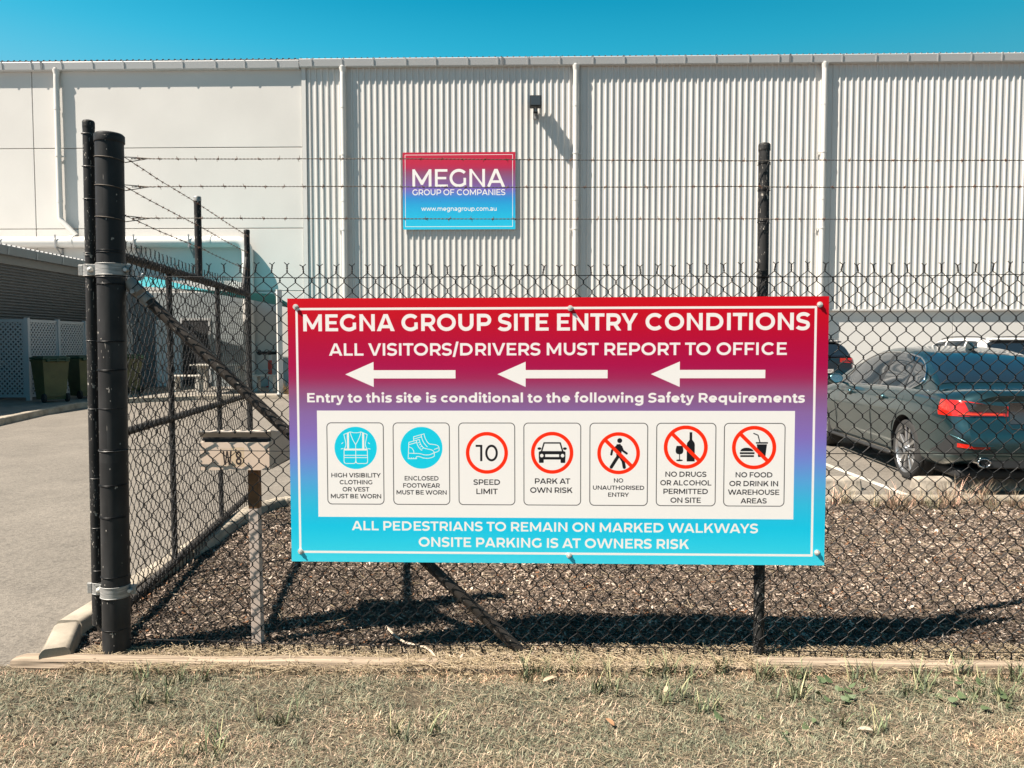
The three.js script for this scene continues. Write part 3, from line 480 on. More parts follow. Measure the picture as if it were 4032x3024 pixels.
// ------------------------------------------------------------------ lettering: geometric sans drawn from strokes and polygons (cap height 1, y down, baseline at 1)
const GL = (() => {
  const P = (c, ...q) => { c.beginPath(); c.moveTo(q[0], q[1]); for (let i = 2; i < q.length; i += 2) c.lineTo(q[i], q[i + 1]); c.closePath(); c.fill(); };
  const B = (c, x, y, w, h) => c.fillRect(x, y, w, h);
  const St = (c, w, f) => { c.lineWidth = w; c.beginPath(); f(c); c.stroke(); };
  const el = (c, cx, cy, rx, ry, a = 0, b = 360, cc = false) => c.ellipse(cx, cy, rx, ry, 0, a * Math.PI / 180, b * Math.PI / 180, cc);
  const d = 1.13;                                          // horizontal thickness of a slanted stem
  const Sx = (c, w, W, t, H) => { const h = w / 2, y = (v) => t + v * H, x = (v) => v * W; St(c, w * 0.97, (k) => { k.moveTo(W * 0.90, y(0.19)); k.bezierCurveTo(x(0.72), y(0.02), h, y(h / H - 0.075), h, y(0.30)); k.bezierCurveTo(h, y(0.47), x(0.30), y(0.46), x(0.52), y(0.51)); k.bezierCurveTo(x(0.76), y(0.56), W - h, y(0.56), W - h, y(0.71)); k.bezierCurveTo(W - h, y(1.07 - h / H), x(0.26), y(0.98), x(0.07), y(0.81)); }); };
  const bowlP = (c, w, W, b) => { const h = w / 2, ry = (b - w) / 2; St(c, w, (k) => { k.moveTo(h, h); k.lineTo(W - h - ry, h); el(k, W - h - ry * 1.05, h + ry, ry * 1.05, ry, -90, 90); k.lineTo(h, b - h); }); };
  const X0 = 0.265;                                        // top of the small letters
  const ov = (c, w, W, a = 0, b = 360) => St(c, w, (k) => el(k, W / 2, (1 + X0) / 2, W / 2 - w / 2, (1 - X0) / 2 - w / 2 + 0.008, a, b));
  const arch = (c, w, x, W) => { const h = w / 2, r = (W - w) / 2; St(c, w, (k) => { k.moveTo(x + h, X0 + h + r); el(k, x + h + r, X0 + h + r - 0.01, r, r, 180, 360); k.lineTo(x + W - h, 1); }); };
  return {
    A: [1.09, (c, w, W) => { const t = w * d; P(c, 0, 1, W / 2 - t * 0.52, 0, W / 2 + t * 0.52, 0, W, 1, W - t, 1, W / 2, 0.205, t, 1); B(c, W * 0.23, 0.635, W * 0.54, w * 0.88); }, 0.005],
    B: [0.88, (c, w, W) => { B(c, 0, 0, w, 1); bowlP(c, w * 0.93, W * 0.94, 0.53); const h = w * 0.465, b0 = 0.45, ry = (1 - b0 - w * 0.93) / 2; St(c, w * 0.93, (k) => { k.moveTo(h, b0 + h); k.lineTo(W - h - ry, b0 + h); el(k, W - h - ry * 1.05, b0 + h + ry, ry * 1.05, ry, -90, 90); k.lineTo(h, 1 - h); }); }],
    C: [0.98, (c, w, W) => St(c, w, (k) => el(k, 0.555, 0.5, 0.555 - w / 2, 0.512 - w / 2, 43, 317))],
    D: [1.0, (c, w, W) => { const h = w / 2; St(c, w, (k) => { k.moveTo(h, h); k.lineTo(W * 0.44, h); el(k, W * 0.44, 0.5, W * 0.56 - h, 0.5 - h, -90, 90); k.lineTo(h, 1 - h); k.closePath(); }); }],
    E: [0.77, (c, w, W) => { B(c, 0, 0, w, 1); B(c, 0, 0, W * 0.97, w * 0.86); B(c, 0, 0.5 - w * 0.43, W * 0.88, w * 0.82); B(c, 0, 1 - w * 0.86, W, w * 0.86); }, 0.105, 0.05],
    F: [0.75, (c, w, W) => { B(c, 0, 0, w, 1); B(c, 0, 0, W, w * 0.86); B(c, 0, 0.53 - w * 0.43, W * 0.88, w * 0.86); }, 0.105, 0.03],
    G: [0.99, (c, w, W) => { St(c, w, (k) => el(k, 0.555, 0.5, 0.555 - w / 2, 0.512 - w / 2, 36, 318)); B(c, W - w * 0.97, 0.49, w * 0.94, 0.40); }, 0.055, 0.09],
    H: [0.93, (c, w, W) => { B(c, 0, 0, w, 1); B(c, W - w, 0, w, 1); B(c, 0, 0.5 - w * 0.43, W, w * 0.86); }],
    I: [0, (c, w) => B(c, 0, 0, w, 1)],
    K: [0.93, (c, w, W) => { B(c, 0, 0, w, 1); P(c, w * 0.8, 0.54, W - w * 1.35, 0, W - w * 0.15, 0, w * 0.8, 0.82); P(c, W * 0.38, 0.44, W * 0.55, 0.30, W, 1, W - w * 1.25, 1); }, 0.105, 0.01],
    L: [0.72, (c, w, W) => { B(c, 0, 0, w, 1); B(c, 0, 1 - w * 0.88, W, w * 0.88); }, 0.105, 0.03],
    M: [1.14, (c, w, W) => { B(c, 0, 0, w, 1); B(c, W - w, 0, w, 1); P(c, 0, 0, w * 0.86, 0, W / 2, 0.62, W - w * 0.86, 0, W, 0, W / 2 + w * 0.34, 0.88, W / 2 - w * 0.34, 0.88); }],
    N: [0.93, (c, w, W) => { B(c, 0, 0, w, 1); B(c, W - w, 0, w, 1); P(c, 0, 0, w * 0.86, 0, W, 1, W - w * 0.86, 1); }],
    O: [1.13, (c, w, W) => St(c, w, (k) => el(k, W / 2, 0.5, W / 2 - w / 2, 0.512 - w / 2)), 0.055],
    P: [0.86, (c, w, W) => { B(c, 0, 0, w, 1); bowlP(c, w * 0.97, W, 0.72); }, 0.105, 0.03],
    R: [0.88, (c, w, W) => { B(c, 0, 0, w, 1); bowlP(c, w * 0.97, W * 0.97, 0.71); P(c, W * 0.40, 0.62, W * 0.40 + w * 1.15, 0.62, W, 1, W - w * 1.15, 1); }, 0.105, 0.02],
    S: [0.80, (c, w, W) => Sx(c, w, W, 0, 1), 0.035, 0.045],
    T: [0.84, (c, w, W) => { B(c, 0, 0, W, w * 0.88); B(c, W / 2 - w / 2, 0, w, 1); }, 0.01],
    U: [0.91, (c, w, W) => { const h = w / 2, r = W / 2 - h; St(c, w, (k) => { k.moveTo(h, 0); k.lineTo(h, 0.56); k.bezierCurveTo(h, 1.12 - h, W - h, 1.12 - h, W - h, 0.56); k.lineTo(W - h, 0); }); }, 0.095],
    V: [1.06, (c, w, W) => { const t = w * d; P(c, 0, 0, t, 0, W / 2, 0.79, W - t, 0, W, 0, W / 2 + t * 0.5, 1, W / 2 - t * 0.5, 1); }, 0.0],
    W: [1.62, (c, w, W) => { const t = w * 1.06; P(c, 0, 0, t, 0, W * 0.27, 0.76, W * 0.5 - t * 0.46, 0, W * 0.5 + t * 0.46, 0, W * 0.73, 0.76, W - t, 0, W, 0, W * 0.73 + t * 0.5, 1, W * 0.73 - t * 0.5, 1, W / 2, 0.27, W * 0.27 + t * 0.5, 1, W * 0.27 - t * 0.5, 1); }, 0.01],
    Y: [0.99, (c, w, W) => { const t = w * 1.12; P(c, 0, 0, t, 0, W / 2, 0.47, W - t, 0, W, 0, W / 2 + w / 2, 0.645, W / 2 + w / 2, 1, W / 2 - w / 2, 1, W / 2 - w / 2, 0.645); }, 0.0],
    '/': [0.5, (c, w, W) => P(c, 0, 1.12, W - w, -0.12, W, -0.12, w, 1.12), 0.0],
    '.': [0, (c, w) => B(c, 0, 1 - w * 1.05, w * 1.05, w * 1.05), 0.06],
    '1': [0.42, (c, w, W) => { B(c, W - w, 0, w, 1); B(c, 0, 0, W, w * 0.9); }, 0.06, 0.12],
    '0': [0.80, (c, w, W) => St(c, w, (k) => el(k, W / 2, 0.5, W / 2 - w / 2, 0.51 - w / 2)), 0.07],
    '5': [0.68, (c, w, W) => { B(c, 0.08, 0, W - 0.12, w * 0.88); B(c, 0.07, 0, w * 0.9, 0.5); St(c, w, (k) => { k.moveTo(0.07, 0.44); k.lineTo(W * 0.45, 0.44); el(k, W * 0.45, 0.72, W * 0.55 - w / 2, 0.28 - w / 2, -80, 90); k.lineTo(0.03, 0.95); }); }, 0.06],
    '8': [0.55, (c, w, W) => St(c, w, (k) => { el(k, W / 2, 0.27, W / 2 - w / 2, 0.27 - w / 2); k.moveTo(W - w / 2, 0.74); el(k, W / 2, 0.74, W / 2 - w / 2, 0.26 - w / 2); }), 0.07],
    a: [0.70, (c, w, W) => { const h = w / 2; St(c, w, (k) => { k.moveTo(0.07, 0.40); k.bezierCurveTo(0.22, X0 + h - 0.045, W - h, X0 - 0.01, W - h, 0.58); k.lineTo(W - h, 1); }); St(c, w * 0.92, (k) => el(k, W * 0.46, 0.795, W * 0.46 - h, 0.215 - h * 0.92)); }, 0.05, 0.085],
    c: [0.72, (c, w, W) => St(c, w, (k) => el(k, 0.41, (1 + X0) / 2, 0.41 - w / 2, (1 - X0) / 2 - w / 2 + 0.008, 45, 315)), 0.055, 0.03],
    d: [0.83, (c, w, W) => { ov(c, w, W * 0.98); B(c, W - w, -0.06, w, 1.06); }, 0.055, 0.085],
    e: [0.80, (c, w, W) => { St(c, w, (k) => { const rx = W / 2 - w / 2, ry = (1 - X0) / 2 - w / 2 + 0.008; k.moveTo(w * 0.6, 0.655); k.lineTo(W - w / 2 - 0.01, 0.655); el(k, W / 2, (1 + X0) / 2, rx, ry, 4, -318, true); }); }, 0.055],
    f: [0.45, (c, w, W) => { const h = w / 2; B(c, 0, X0, W * 0.92, w * 0.85); St(c, w, (k) => { k.moveTo(0.10 + h, 1); k.lineTo(0.10 + h, 0.16); k.bezierCurveTo(0.10 + h, -0.04, 0.28, -0.06, W, 0.0); }); }, 0.02, 0.0],
    g: [0.83, (c, w, W) => { const h = w / 2; ov(c, w, W * 0.98); St(c, w, (k) => { k.moveTo(W - h, X0); k.lineTo(W - h, 0.98); k.bezierCurveTo(W - h, 1.32, 0.22, 1.28, 0.09, 1.13); }); }, 0.055, 0.085],
    h: [0.76, (c, w, W) => { B(c, 0, -0.06, w, 1.06); arch(c, w, 0, W); }, 0.09],
    i: [0, (c, w) => { B(c, 0, X0, w, 1 - X0); c.beginPath(); c.arc(w / 2, 0.045, w * 0.62, 0, 7); c.fill(); }, 0.09],
    l: [0, (c, w) => B(c, 0, -0.06, w, 1.06), 0.09],
    m: [1.26, (c, w, W) => { B(c, 0, X0, w, 1 - X0); const q = (W + w) / 2; arch(c, w, 0, q); arch(c, w, q - w, q); }, 0.09],
    n: [0.76, (c, w, W) => { B(c, 0, X0, w, 1 - X0); arch(c, w, 0, W); }, 0.09],
    o: [0.84, (c, w, W) => ov(c, w, W), 0.055],
    p: [0.83, (c, w, W) => { B(c, 0, X0, w, 1.26 - X0); c.save(); c.translate(W * 0.02, 0); ov(c, w, W * 0.98); c.restore(); }, 0.085, 0.055],
    q: [0.83, (c, w, W) => { ov(c, w, W * 0.98); B(c, W - w, X0, w, 1.26 - X0); }, 0.055, 0.085],
    r: [0.47, (c, w, W) => { const h = w / 2; B(c, 0, X0, w, 1 - X0); St(c, w, (k) => { k.moveTo(h, 0.62); k.bezierCurveTo(h, 0.40, 0.24, X0 + h * 0.9, W, X0 + h * 0.9); }); }, 0.09, 0.0],
    s: [0.65, (c, w, W) => Sx(c, w, W, X0, 1 - X0), 0.03, 0.04],
    t: [0.50, (c, w, W) => { const h = w / 2; B(c, 0, X0, W * 0.92, w * 0.85); St(c, w, (k) => { k.moveTo(0.10 + h, 0.10); k.lineTo(0.10 + h, 0.80); k.bezierCurveTo(0.10 + h, 1.0, 0.32, 1.0 - h * 0.6, W, 0.93); }); }, 0.01, 0.01],
    u: [0.75, (c, w, W) => { c.save(); c.translate(W, 1 + X0); c.scale(-1, -1); B(c, 0, X0, w, 1 - X0); arch(c, w, 0, W); c.restore(); }, 0.09],
    w: [1.22, (c, w, W) => { const t = w * 1.03, y = (v) => lerp(X0, 1, v); P(c, 0, X0, t, X0, W * 0.27, y(0.72), W * 0.5 - t * 0.46, X0, W * 0.5 + t * 0.46, X0, W * 0.73, y(0.72), W - t, X0, W, X0, W * 0.73 + t * 0.5, 1, W * 0.73 - t * 0.5, 1, W / 2, y(0.34), W * 0.27 + t * 0.5, 1, W * 0.27 - t * 0.5, 1); }, 0.01],
    y: [0.80, (c, w, W) => { const t = w * 1.06; P(c, 0, X0, t, X0, W / 2 + 0.005, 0.80, W - t, X0, W, X0, W / 2 + t * 0.32, 1.08, W / 2 - t * 0.62, 1.08, W / 2 - t * 0.42, 0.97); St(c, w * 0.95, (k) => { k.moveTo(W / 2 + t * 0.06, 0.98); k.bezierCurveTo(W / 2 - 0.06, 1.24, 0.22, 1.24, 0.06, 1.12); }); }, 0.0],
  };
})();
function lettering(ctx, str, x0, x1, base, cap, w, color, base1 = base) {   // fits str between x0 and x1
  const kern = { AV: -0.09, VA: -0.09, RY: -0.03, AY: -0.08, WA: -0.06, AW: -0.06, LT: -0.07, TO: -0.04, LY: -0.08, TY: -0.0, KW: 0, AT: -0.07, TA: -0.07 };
  const rows = []; let x = 0;
  for (let i = 0; i < str.length; i++) {
    const ch = str[i]; if (ch === ' ') { x += 0.34; continue; }
    const [W0, f, l = 0.105, r = l] = GL[ch], W = W0 || w; x += (i ? l : 0) + (kern[str[i - 1] + ch] ?? 0); rows.push([f, x, W]); x += W + (i < str.length - 1 ? r : 0);
  }
  const k = (x1 - x0) / x; ctx.save(); ctx.fillStyle = ctx.strokeStyle = color; ctx.lineJoin = 'miter'; ctx.lineCap = 'butt'; ctx.translate(x0, base - cap); ctx.transform(1, (base1 - base) / (x1 - x0), 0, 1, 0, 0); ctx.scale(k, cap);
  for (const [f, px, W] of rows) { ctx.save(); ctx.translate(px, 0); f(ctx, w, W); ctx.restore(); }
  ctx.restore();
}
function canvas(w, h) { const c = document.createElement('canvas'); c.width = w; c.height = h; return c; }
function canvasTex(c) { const t = new THREE.CanvasTexture(c); t.colorSpace = THREE.SRGBColorSpace; t.minFilter = THREE.LinearMipmapLinearFilter; t.magFilter = THREE.LinearFilter; t.anisotropy = 8; t.needsUpdate = true; return t; }
function banded(ctx, w, h, stops) { const g = ctx.createLinearGradient(0, 0, 0, h); for (const [p, c] of stops) g.addColorStop(p, c); ctx.fillStyle = g; ctx.fillRect(0, 0, w, h); }
const WHITE = '#e2deda', INK = '#17171b', RED = '#f02a08', CYAN = '#0fbfd8';
const STOPS = [[0, '#c20014'], [0.07, '#b8001c'], [0.17, '#a80034'], [0.25, '#a00642'], [0.30, '#962450'], [0.345, '#8a4a72'], [0.385, '#7f5582'], [0.43, '#7f5f97'], [0.52, '#7a67ae'], [0.60, '#6a7cc2'], [0.68, '#5196cb'], [0.77, '#2faccf'], [0.86, '#12b6d6'], [1, '#3fc6da']];

// ------------------------------------------------------------------ the large sign on the fence
{
  const c = canvas(2048, 1024), k = c.getContext('2d'); banded(k, 2048, 1024, STOPS);
  k.strokeStyle = WHITE; k.lineWidth = 9; k.lineJoin = 'round'; k.strokeRect(35, 40.5, 1965, 945);
  lettering(k, 'MEGNA GROUP SITE ENTRY CONDITIONS', 60, 1979, 126, 65, 0.222, WHITE);
  lettering(k, 'ALL VISITORS/DRIVERS MUST REPORT TO OFFICE', 158, 1895, 220, 47.5, 0.205, WHITE);
  k.fillStyle = WHITE; for (const [x, h, e] of [[220, 330, 645], [805, 913, 1224], [1387, 1496, 1816]]) { k.beginPath(); k.moveTo(x, 292); k.lineTo(h, 244); k.lineTo(h, 276); k.lineTo(e, 276); k.lineTo(e, 308); k.lineTo(h, 308); k.lineTo(h, 341); k.closePath(); k.fill(); }
  lettering(k, 'Entry to this site is conditional to the following Safety Requirements', 71, 1965, 400, 36, 0.225, WHITE);
  k.fillStyle = WHITE; k.fillRect(108, 432, 1821, 415);
  const bx = [[146, 365], [403, 620], [656, 871], [906, 1123], [1158, 1377], [1411, 1634], [1666, 1893]];
  k.strokeStyle = INK; k.lineWidth = 2.6; for (const [a, b] of bx) { k.beginPath(); k.roundRect(a, 479.5, b - a, 317, 17); k.stroke(); }
  const T = [
    [['HIGH VISIBILITY', 161, 353, 692, 17], ['CLOTHING', 193, 320, 719, 16.5], ['OR VEST', 204, 308, 747, 17], ['MUST BE WORN', 158, 354, 774, 17]],
    [['ENCLOSED', 446, 577, 703, 17], ['FOOTWEAR', 440, 582, 731, 17], ['MUST BE WORN', 414, 608, 758, 17]],
    [['SPEED', 712, 814, 719, 21], ['LIMIT', 723, 805, 755, 21]], [['PARK AT', 948, 1083, 714, 21], ['OWN RISK', 930, 1092, 749, 21]],
    [['NO', 1250, 1285, 708, 16], ['UNAUTHORISED', 1170, 1365, 736, 16], ['ENTRY', 1228, 1307, 763, 16]],
    [['NO DRUGS', 1445, 1600, 685, 20], ['OR ALCOHOL', 1426, 1619, 718, 20], ['PERMITTED', 1438, 1606, 751, 20], ['ON SITE', 1465, 1580, 785, 20]],
    [['NO FOOD', 1710, 1848, 686, 19.5], ['OR DRINK IN', 1687, 1870, 720, 20], ['WAREHOUSE', 1682, 1875, 753, 20], ['AREAS', 1730, 1828, 786, 19.5]]];
  for (const t of T) for (const l of t) lettering(k, l[0], l[1], l[2], l[3], l[4], 0.175, INK);
  const at = (cx, cy, r, f) => { k.save(); k.translate(cx, cy); k.scale(r, r); k.lineJoin = k.lineCap = 'round'; f(k); k.restore(); };
  const path = (...q) => { k.beginPath(); k.moveTo(q[0], q[1]); for (let i = 2; i < q.length; i += 2) k.lineTo(q[i], q[i + 1]); };
  const disc = () => { k.fillStyle = CYAN; k.beginPath(); k.arc(0, 0, 1, 0, 7); k.fill(); k.strokeStyle = k.fillStyle = WHITE; k.lineWidth = 0.034; };
  const ring = () => { k.strokeStyle = RED; k.lineWidth = 0.17; k.beginPath(); k.arc(0, 0, 0.915, 0, 7); k.stroke(); };
  const bar = () => { k.strokeStyle = RED; k.lineWidth = 0.17; k.lineCap = 'butt'; path(-0.62, -0.62, 0.62, 0.62); k.stroke(); };
  at(257, 577, 82, () => { disc();                          // reflective vest
    path(-0.55, -0.64, -0.26, -0.76, -0.1, -0.72, 0.12, -0.72, 0.26, -0.76, 0.55, -0.64); k.stroke();
    for (const s of [-1, 1]) { k.beginPath(); k.moveTo(s * 0.55, -0.64); k.bezierCurveTo(s * 0.50, -0.3, s * 0.38, -0.15, s * 0.55, 0.05); k.lineTo(s * 0.56, 0.62); k.quadraticCurveTo(s * 0.56, 0.74, s * 0.44, 0.74); k.lineTo(s * 0.12, 0.74); k.quadraticCurveTo(0, 0.74, 0, 0.56); k.stroke(); k.beginPath(); k.moveTo(s * 0.26, -0.76); k.quadraticCurveTo(s * 0.18, -0.42, 0, -0.16); k.stroke(); k.fillRect(s * 0.36 - 0.05, -0.72, 0.10, 0.78); path(s * 0.66, -0.20, s * 0.60, -0.25, s * 0.60, -0.25); k.stroke(); path(s * 0.60, 0.03, s * 0.69, 0.05); k.stroke(); }
    path(0, -0.16, 0, 0.7); k.stroke(); k.fillRect(-0.55, 0.03, 1.1, 0.09); path(-0.55, 0.35, 0.55, 0.35); k.stroke(); path(-0.55, 0.46, 0.55, 0.46); k.stroke(); });
  at(512, 576, 81, () => { disc();                          // pair of laced boots
    const boot = () => { k.beginPath(); k.moveTo(-0.60, -0.26); k.lineTo(-0.10, -0.40); k.quadraticCurveTo(-0.06, -0.1, 0.14, 0.02); k.bezierCurveTo(0.3, 0.08, 0.58, 0.05, 0.61, 0.24); k.lineTo(0.61, 0.40); k.quadraticCurveTo(0.4, 0.55, 0.05, 0.48); k.quadraticCurveTo(-0.12, 0.40, -0.24, 0.42); k.lineTo(-0.24, 0.52); k.lineTo(-0.64, 0.52); k.lineTo(-0.60, -0.26); k.stroke();
      k.beginPath(); k.moveTo(-0.62, 0.25); k.bezierCurveTo(-0.3, 0.30, -0.2, 0.22, 0.1, 0.33); k.quadraticCurveTo(0.4, 0.38, 0.61, 0.22); k.stroke(); k.beginPath(); k.moveTo(-0.60, -0.04); k.quadraticCurveTo(-0.37, 0.0, -0.36, 0.26); k.stroke(); path(-0.60, -0.15, -0.22, -0.26); k.stroke(); k.beginPath(); k.moveTo(-0.24, -0.36); k.quadraticCurveTo(-0.22, -0.05, 0.02, 0.12); k.stroke(); k.lineWidth = 0.028; for (let i = 0; i < 4; i++) { const t = i / 3; path(lerp(-0.18, 0.02, t), lerp(-0.24, 0.06, t), lerp(-0.10, 0.10, t), lerp(-0.25, 0.0, t)); k.stroke(); } for (let i = 0; i < 4; i++) { path(-0.56 + i * 0.09, 0.47, -0.56 + i * 0.09, 0.51); k.stroke(); } k.lineWidth = 0.034; };
    k.save(); k.translate(0.23, -0.27); k.beginPath(); k.moveTo(-0.60, -0.0); k.lineTo(-0.60, -0.26); k.lineTo(-0.10, -0.40); k.quadraticCurveTo(-0.06, -0.1, 0.14, 0.08); k.bezierCurveTo(0.3, 0.12, 0.58, 0.08, 0.61, 0.26); k.lineTo(0.61, 0.40); k.quadraticCurveTo(0.5, 0.5, 0.3, 0.5); k.stroke(); path(-0.60, -0.15, -0.22, -0.26); k.stroke(); k.beginPath(); k.moveTo(-0.24, -0.36); k.quadraticCurveTo(-0.2, 0.0, 0.05, 0.22); k.stroke(); path(0.38, 0.34, 0.6, 0.26); k.stroke(); k.restore(); k.fillStyle = CYAN; k.beginPath(); k.moveTo(-0.60, -0.26); k.lineTo(-0.10, -0.40); k.quadraticCurveTo(-0.06, -0.1, 0.14, 0.02); k.bezierCurveTo(0.3, 0.08, 0.58, 0.05, 0.61, 0.24); k.lineTo(0.61, 0.40); k.quadraticCurveTo(0.4, 0.55, 0.05, 0.48); k.lineTo(-0.24, 0.52); k.lineTo(-0.64, 0.52); k.closePath(); k.fill(); boot(); });
  at(764, 595, 81, () => { ring(); }); lettering(k, '10', 721, 806, 627, 63, 0.135, INK);
  at(1014, 594, 81, () => { ring(); k.fillStyle = k.strokeStyle = INK;                     // car from the front
    k.beginPath(); k.roundRect(-0.63, -0.08, 1.26, 0.40, 0.08); k.fill(); k.beginPath(); k.roundRect(-0.62, 0.2, 0.22, 0.28, 0.04); k.roundRect(0.40, 0.2, 0.22, 0.28, 0.04); k.fill();
    k.lineWidth = 0.065; path(-0.50, -0.06, -0.38, -0.47, 0.38, -0.47, 0.50, -0.06); k.stroke(); for (const s of [-1, 1]) { k.beginPath(); k.ellipse(s * 0.60, -0.20, 0.09, 0.06, 0, 0, 7); k.fill(); }
    k.fillStyle = WHITE; k.fillRect(-0.33, 0.07, 0.66, 0.13); for (const s of [-1, 1]) { k.beginPath(); k.arc(s * 0.49, 0.135, 0.085, 0, 7); k.fill(); } });
  at(1267, 595, 81, () => { ring(); k.fillStyle = k.strokeStyle = INK;                     // walking figure
    k.beginPath(); k.arc(0.05, -0.60, 0.115, 0, 7); k.fill(); k.lineWidth = 0.15; path(0.0, 0.12, -0.15, 0.35, -0.34, 0.66); k.stroke(); path(0.06, 0.12, 0.22, 0.38, 0.27, 0.67); k.stroke(); k.lineWidth = 0.10; path(-0.06, -0.34, -0.30, -0.14, -0.34, 0.06); k.stroke(); path(0.12, -0.32, 0.2, -0.12, 0.38, 0.01); k.stroke();
    path(-0.10, -0.42, 0.08, -0.44, 0.16, -0.30, 0.12, 0.16, -0.10, 0.16, -0.12, -0.2); k.closePath(); k.fill(); bar(); });
  at(1521, 571, 83, () => { ring(); k.fillStyle = k.strokeStyle = INK;                     // bottle and glass
    k.beginPath(); k.moveTo(0.17, -0.69); k.lineTo(0.29, -0.69); k.lineTo(0.29, -0.36); k.bezierCurveTo(0.32, -0.25, 0.41, -0.26, 0.41, -0.10); k.lineTo(0.41, 0.66); k.lineTo(0.05, 0.66); k.lineTo(0.05, -0.10); k.bezierCurveTo(0.05, -0.26, 0.15, -0.25, 0.17, -0.36); k.closePath(); k.fill();
    k.beginPath(); k.moveTo(-0.41, -0.06); k.lineTo(-0.15, -0.06); k.bezierCurveTo(-0.06, 0.2, -0.12, 0.33, -0.28, 0.33); k.bezierCurveTo(-0.46, 0.33, -0.50, 0.2, -0.41, -0.06); k.fill(); k.lineWidth = 0.035; path(-0.28, 0.3, -0.28, 0.62); k.stroke(); k.beginPath(); k.ellipse(-0.28, 0.61, 0.15, 0.04, 0, 0, 7); k.fill(); bar(); });
  at(1778, 572, 83, () => { ring(); k.fillStyle = k.strokeStyle = INK;                     // burger and cup
    k.beginPath(); k.moveTo(-0.62, 0.17); k.bezierCurveTo(-0.6, -0.05, -0.08, -0.05, -0.02, 0.17); k.closePath(); k.fill(); k.fillRect(-0.64, 0.215, 0.66, 0.085); k.beginPath(); k.roundRect(-0.62, 0.35, 0.62, 0.085, 0.035); k.fill();
    k.fillRect(0.08, -0.25, 0.54, 0.065); path(0.12, -0.15, 0.58, -0.15, 0.51, 0.43, 0.19, 0.43); k.closePath(); k.fill(); k.lineWidth = 0.045; k.lineCap = 'butt'; path(-0.04, -0.66, 0.17, -0.57, 0.26, -0.24); k.stroke(); bar(); });
  lettering(k, 'ALL PEDESTRIANS TO REMAIN ON MARKED WALKWAYS', 238, 1797, 899, 36.5, 0.21, WHITE, 901);
  lettering(k, 'ONSITE PARKING IS AT OWNERS RISK', 498, 1537, 962, 37.5, 0.215, WHITE, 964);
  const face = phys([1, 1, 1], 0.5, { map: canvasTex(c), specularIntensity: 0.35 }), edge = mat([0.55, 0.54, 0.52], 0.5);
  const t = thing('entry_sign', 'large red to blue entry conditions sign with arrows and pictograms, bolted to the fence', 'sign', [0.19, 1.0565, fenceZ(0.19) + 0.0135], -Math.atan(FK));
  t.rotation.z = 0.0022;
  const g = new THREE.BoxGeometry(2.381, 1.186, 0.004); const b = shade(new THREE.Mesh(g, [edge, edge, edge, edge, face, edge])); b.name = 'panel'; t.add(b);
  for (const [u, v] of [[32, 32], [1082, 41], [2014, 31], [36, 984], [1079, 992], [2020, 974]]) {
    const x = (u / 2048 - 0.5) * 2.381, y = (0.5 - v / 1024) * 1.186, bo = part('bolt', join([rod(V(x, y, 0.002), V(x, y, 0.0042), 0.0125, 0.0125, 18), rod(V(x, y, 0.004), V(x, y, 0.011), 0.0088, 0.0088, 6), rod(V(x, y, 0.011), V(x, y, 0.015), 0.0045, 0.004, 10)]), M.bolt, t);
  }
}
// ------------------------------------------------------------------ the sign on the warehouse wall
{
  const c = canvas(1000, 670), k = c.getContext('2d');
  banded(k, 1000, 670, [[0, '#b8042e'], [0.14, '#b4083a'], [0.20, '#a81446'], [0.25, '#8a3a5e'], [0.32, '#7c4a74'], [0.41, '#76508a'], [0.48, '#6a5cac'], [0.54, '#4a74bc'], [0.60, '#1d86c6'], [0.68, '#0a98cc'], [0.80, '#06a9d2'], [1, '#0cb8d8']]);
  k.strokeStyle = WHITE; k.lineWidth = 4.5; k.strokeRect(22, 22, 953, 623);
  lettering(k, 'MEGNA', 86, 909, 301, 155, 0.165, WHITE); lettering(k, 'GROUP OF COMPANIES', 85, 911, 371, 51, 0.165, WHITE, 373); lettering(k, 'www.megnagroup.com.au', 164, 833, 507, 39, 0.16, WHITE, 509);
  k.fillStyle = 'rgba(20,40,80,0.25)'; for (const x of [170, 335, 500, 668, 832]) for (const y of [12, 425, 630]) { k.beginPath(); k.arc(x, y, 3, 0, 7); k.fill(); }
  const face = mat([1, 1, 1], 0.5, { map: canvasTex(c) }), edge = mat([0.35, 0.36, 0.38], 0.5);
  const w = thing('wall_sign', 'red to blue company sign with white lettering, fixed high on the ribbed cladding', 'sign', [-1.665, 6.279, -24.5 - 1.665 * 0.0227 + 0.082], -0.0227);
  const b = shade(new THREE.Mesh(new THREE.BoxGeometry(3.545, 2.398, 0.03), [edge, edge, edge, edge, face, edge])); b.name = 'panel'; w.add(b);
  part('mounting_rail', join([box(3.5, 0.05, 0.03, 0, 0.9, -0.031), box(3.5, 0.05, 0.03, 0, -0.9, -0.031)]), M.gutterDark, w);
}
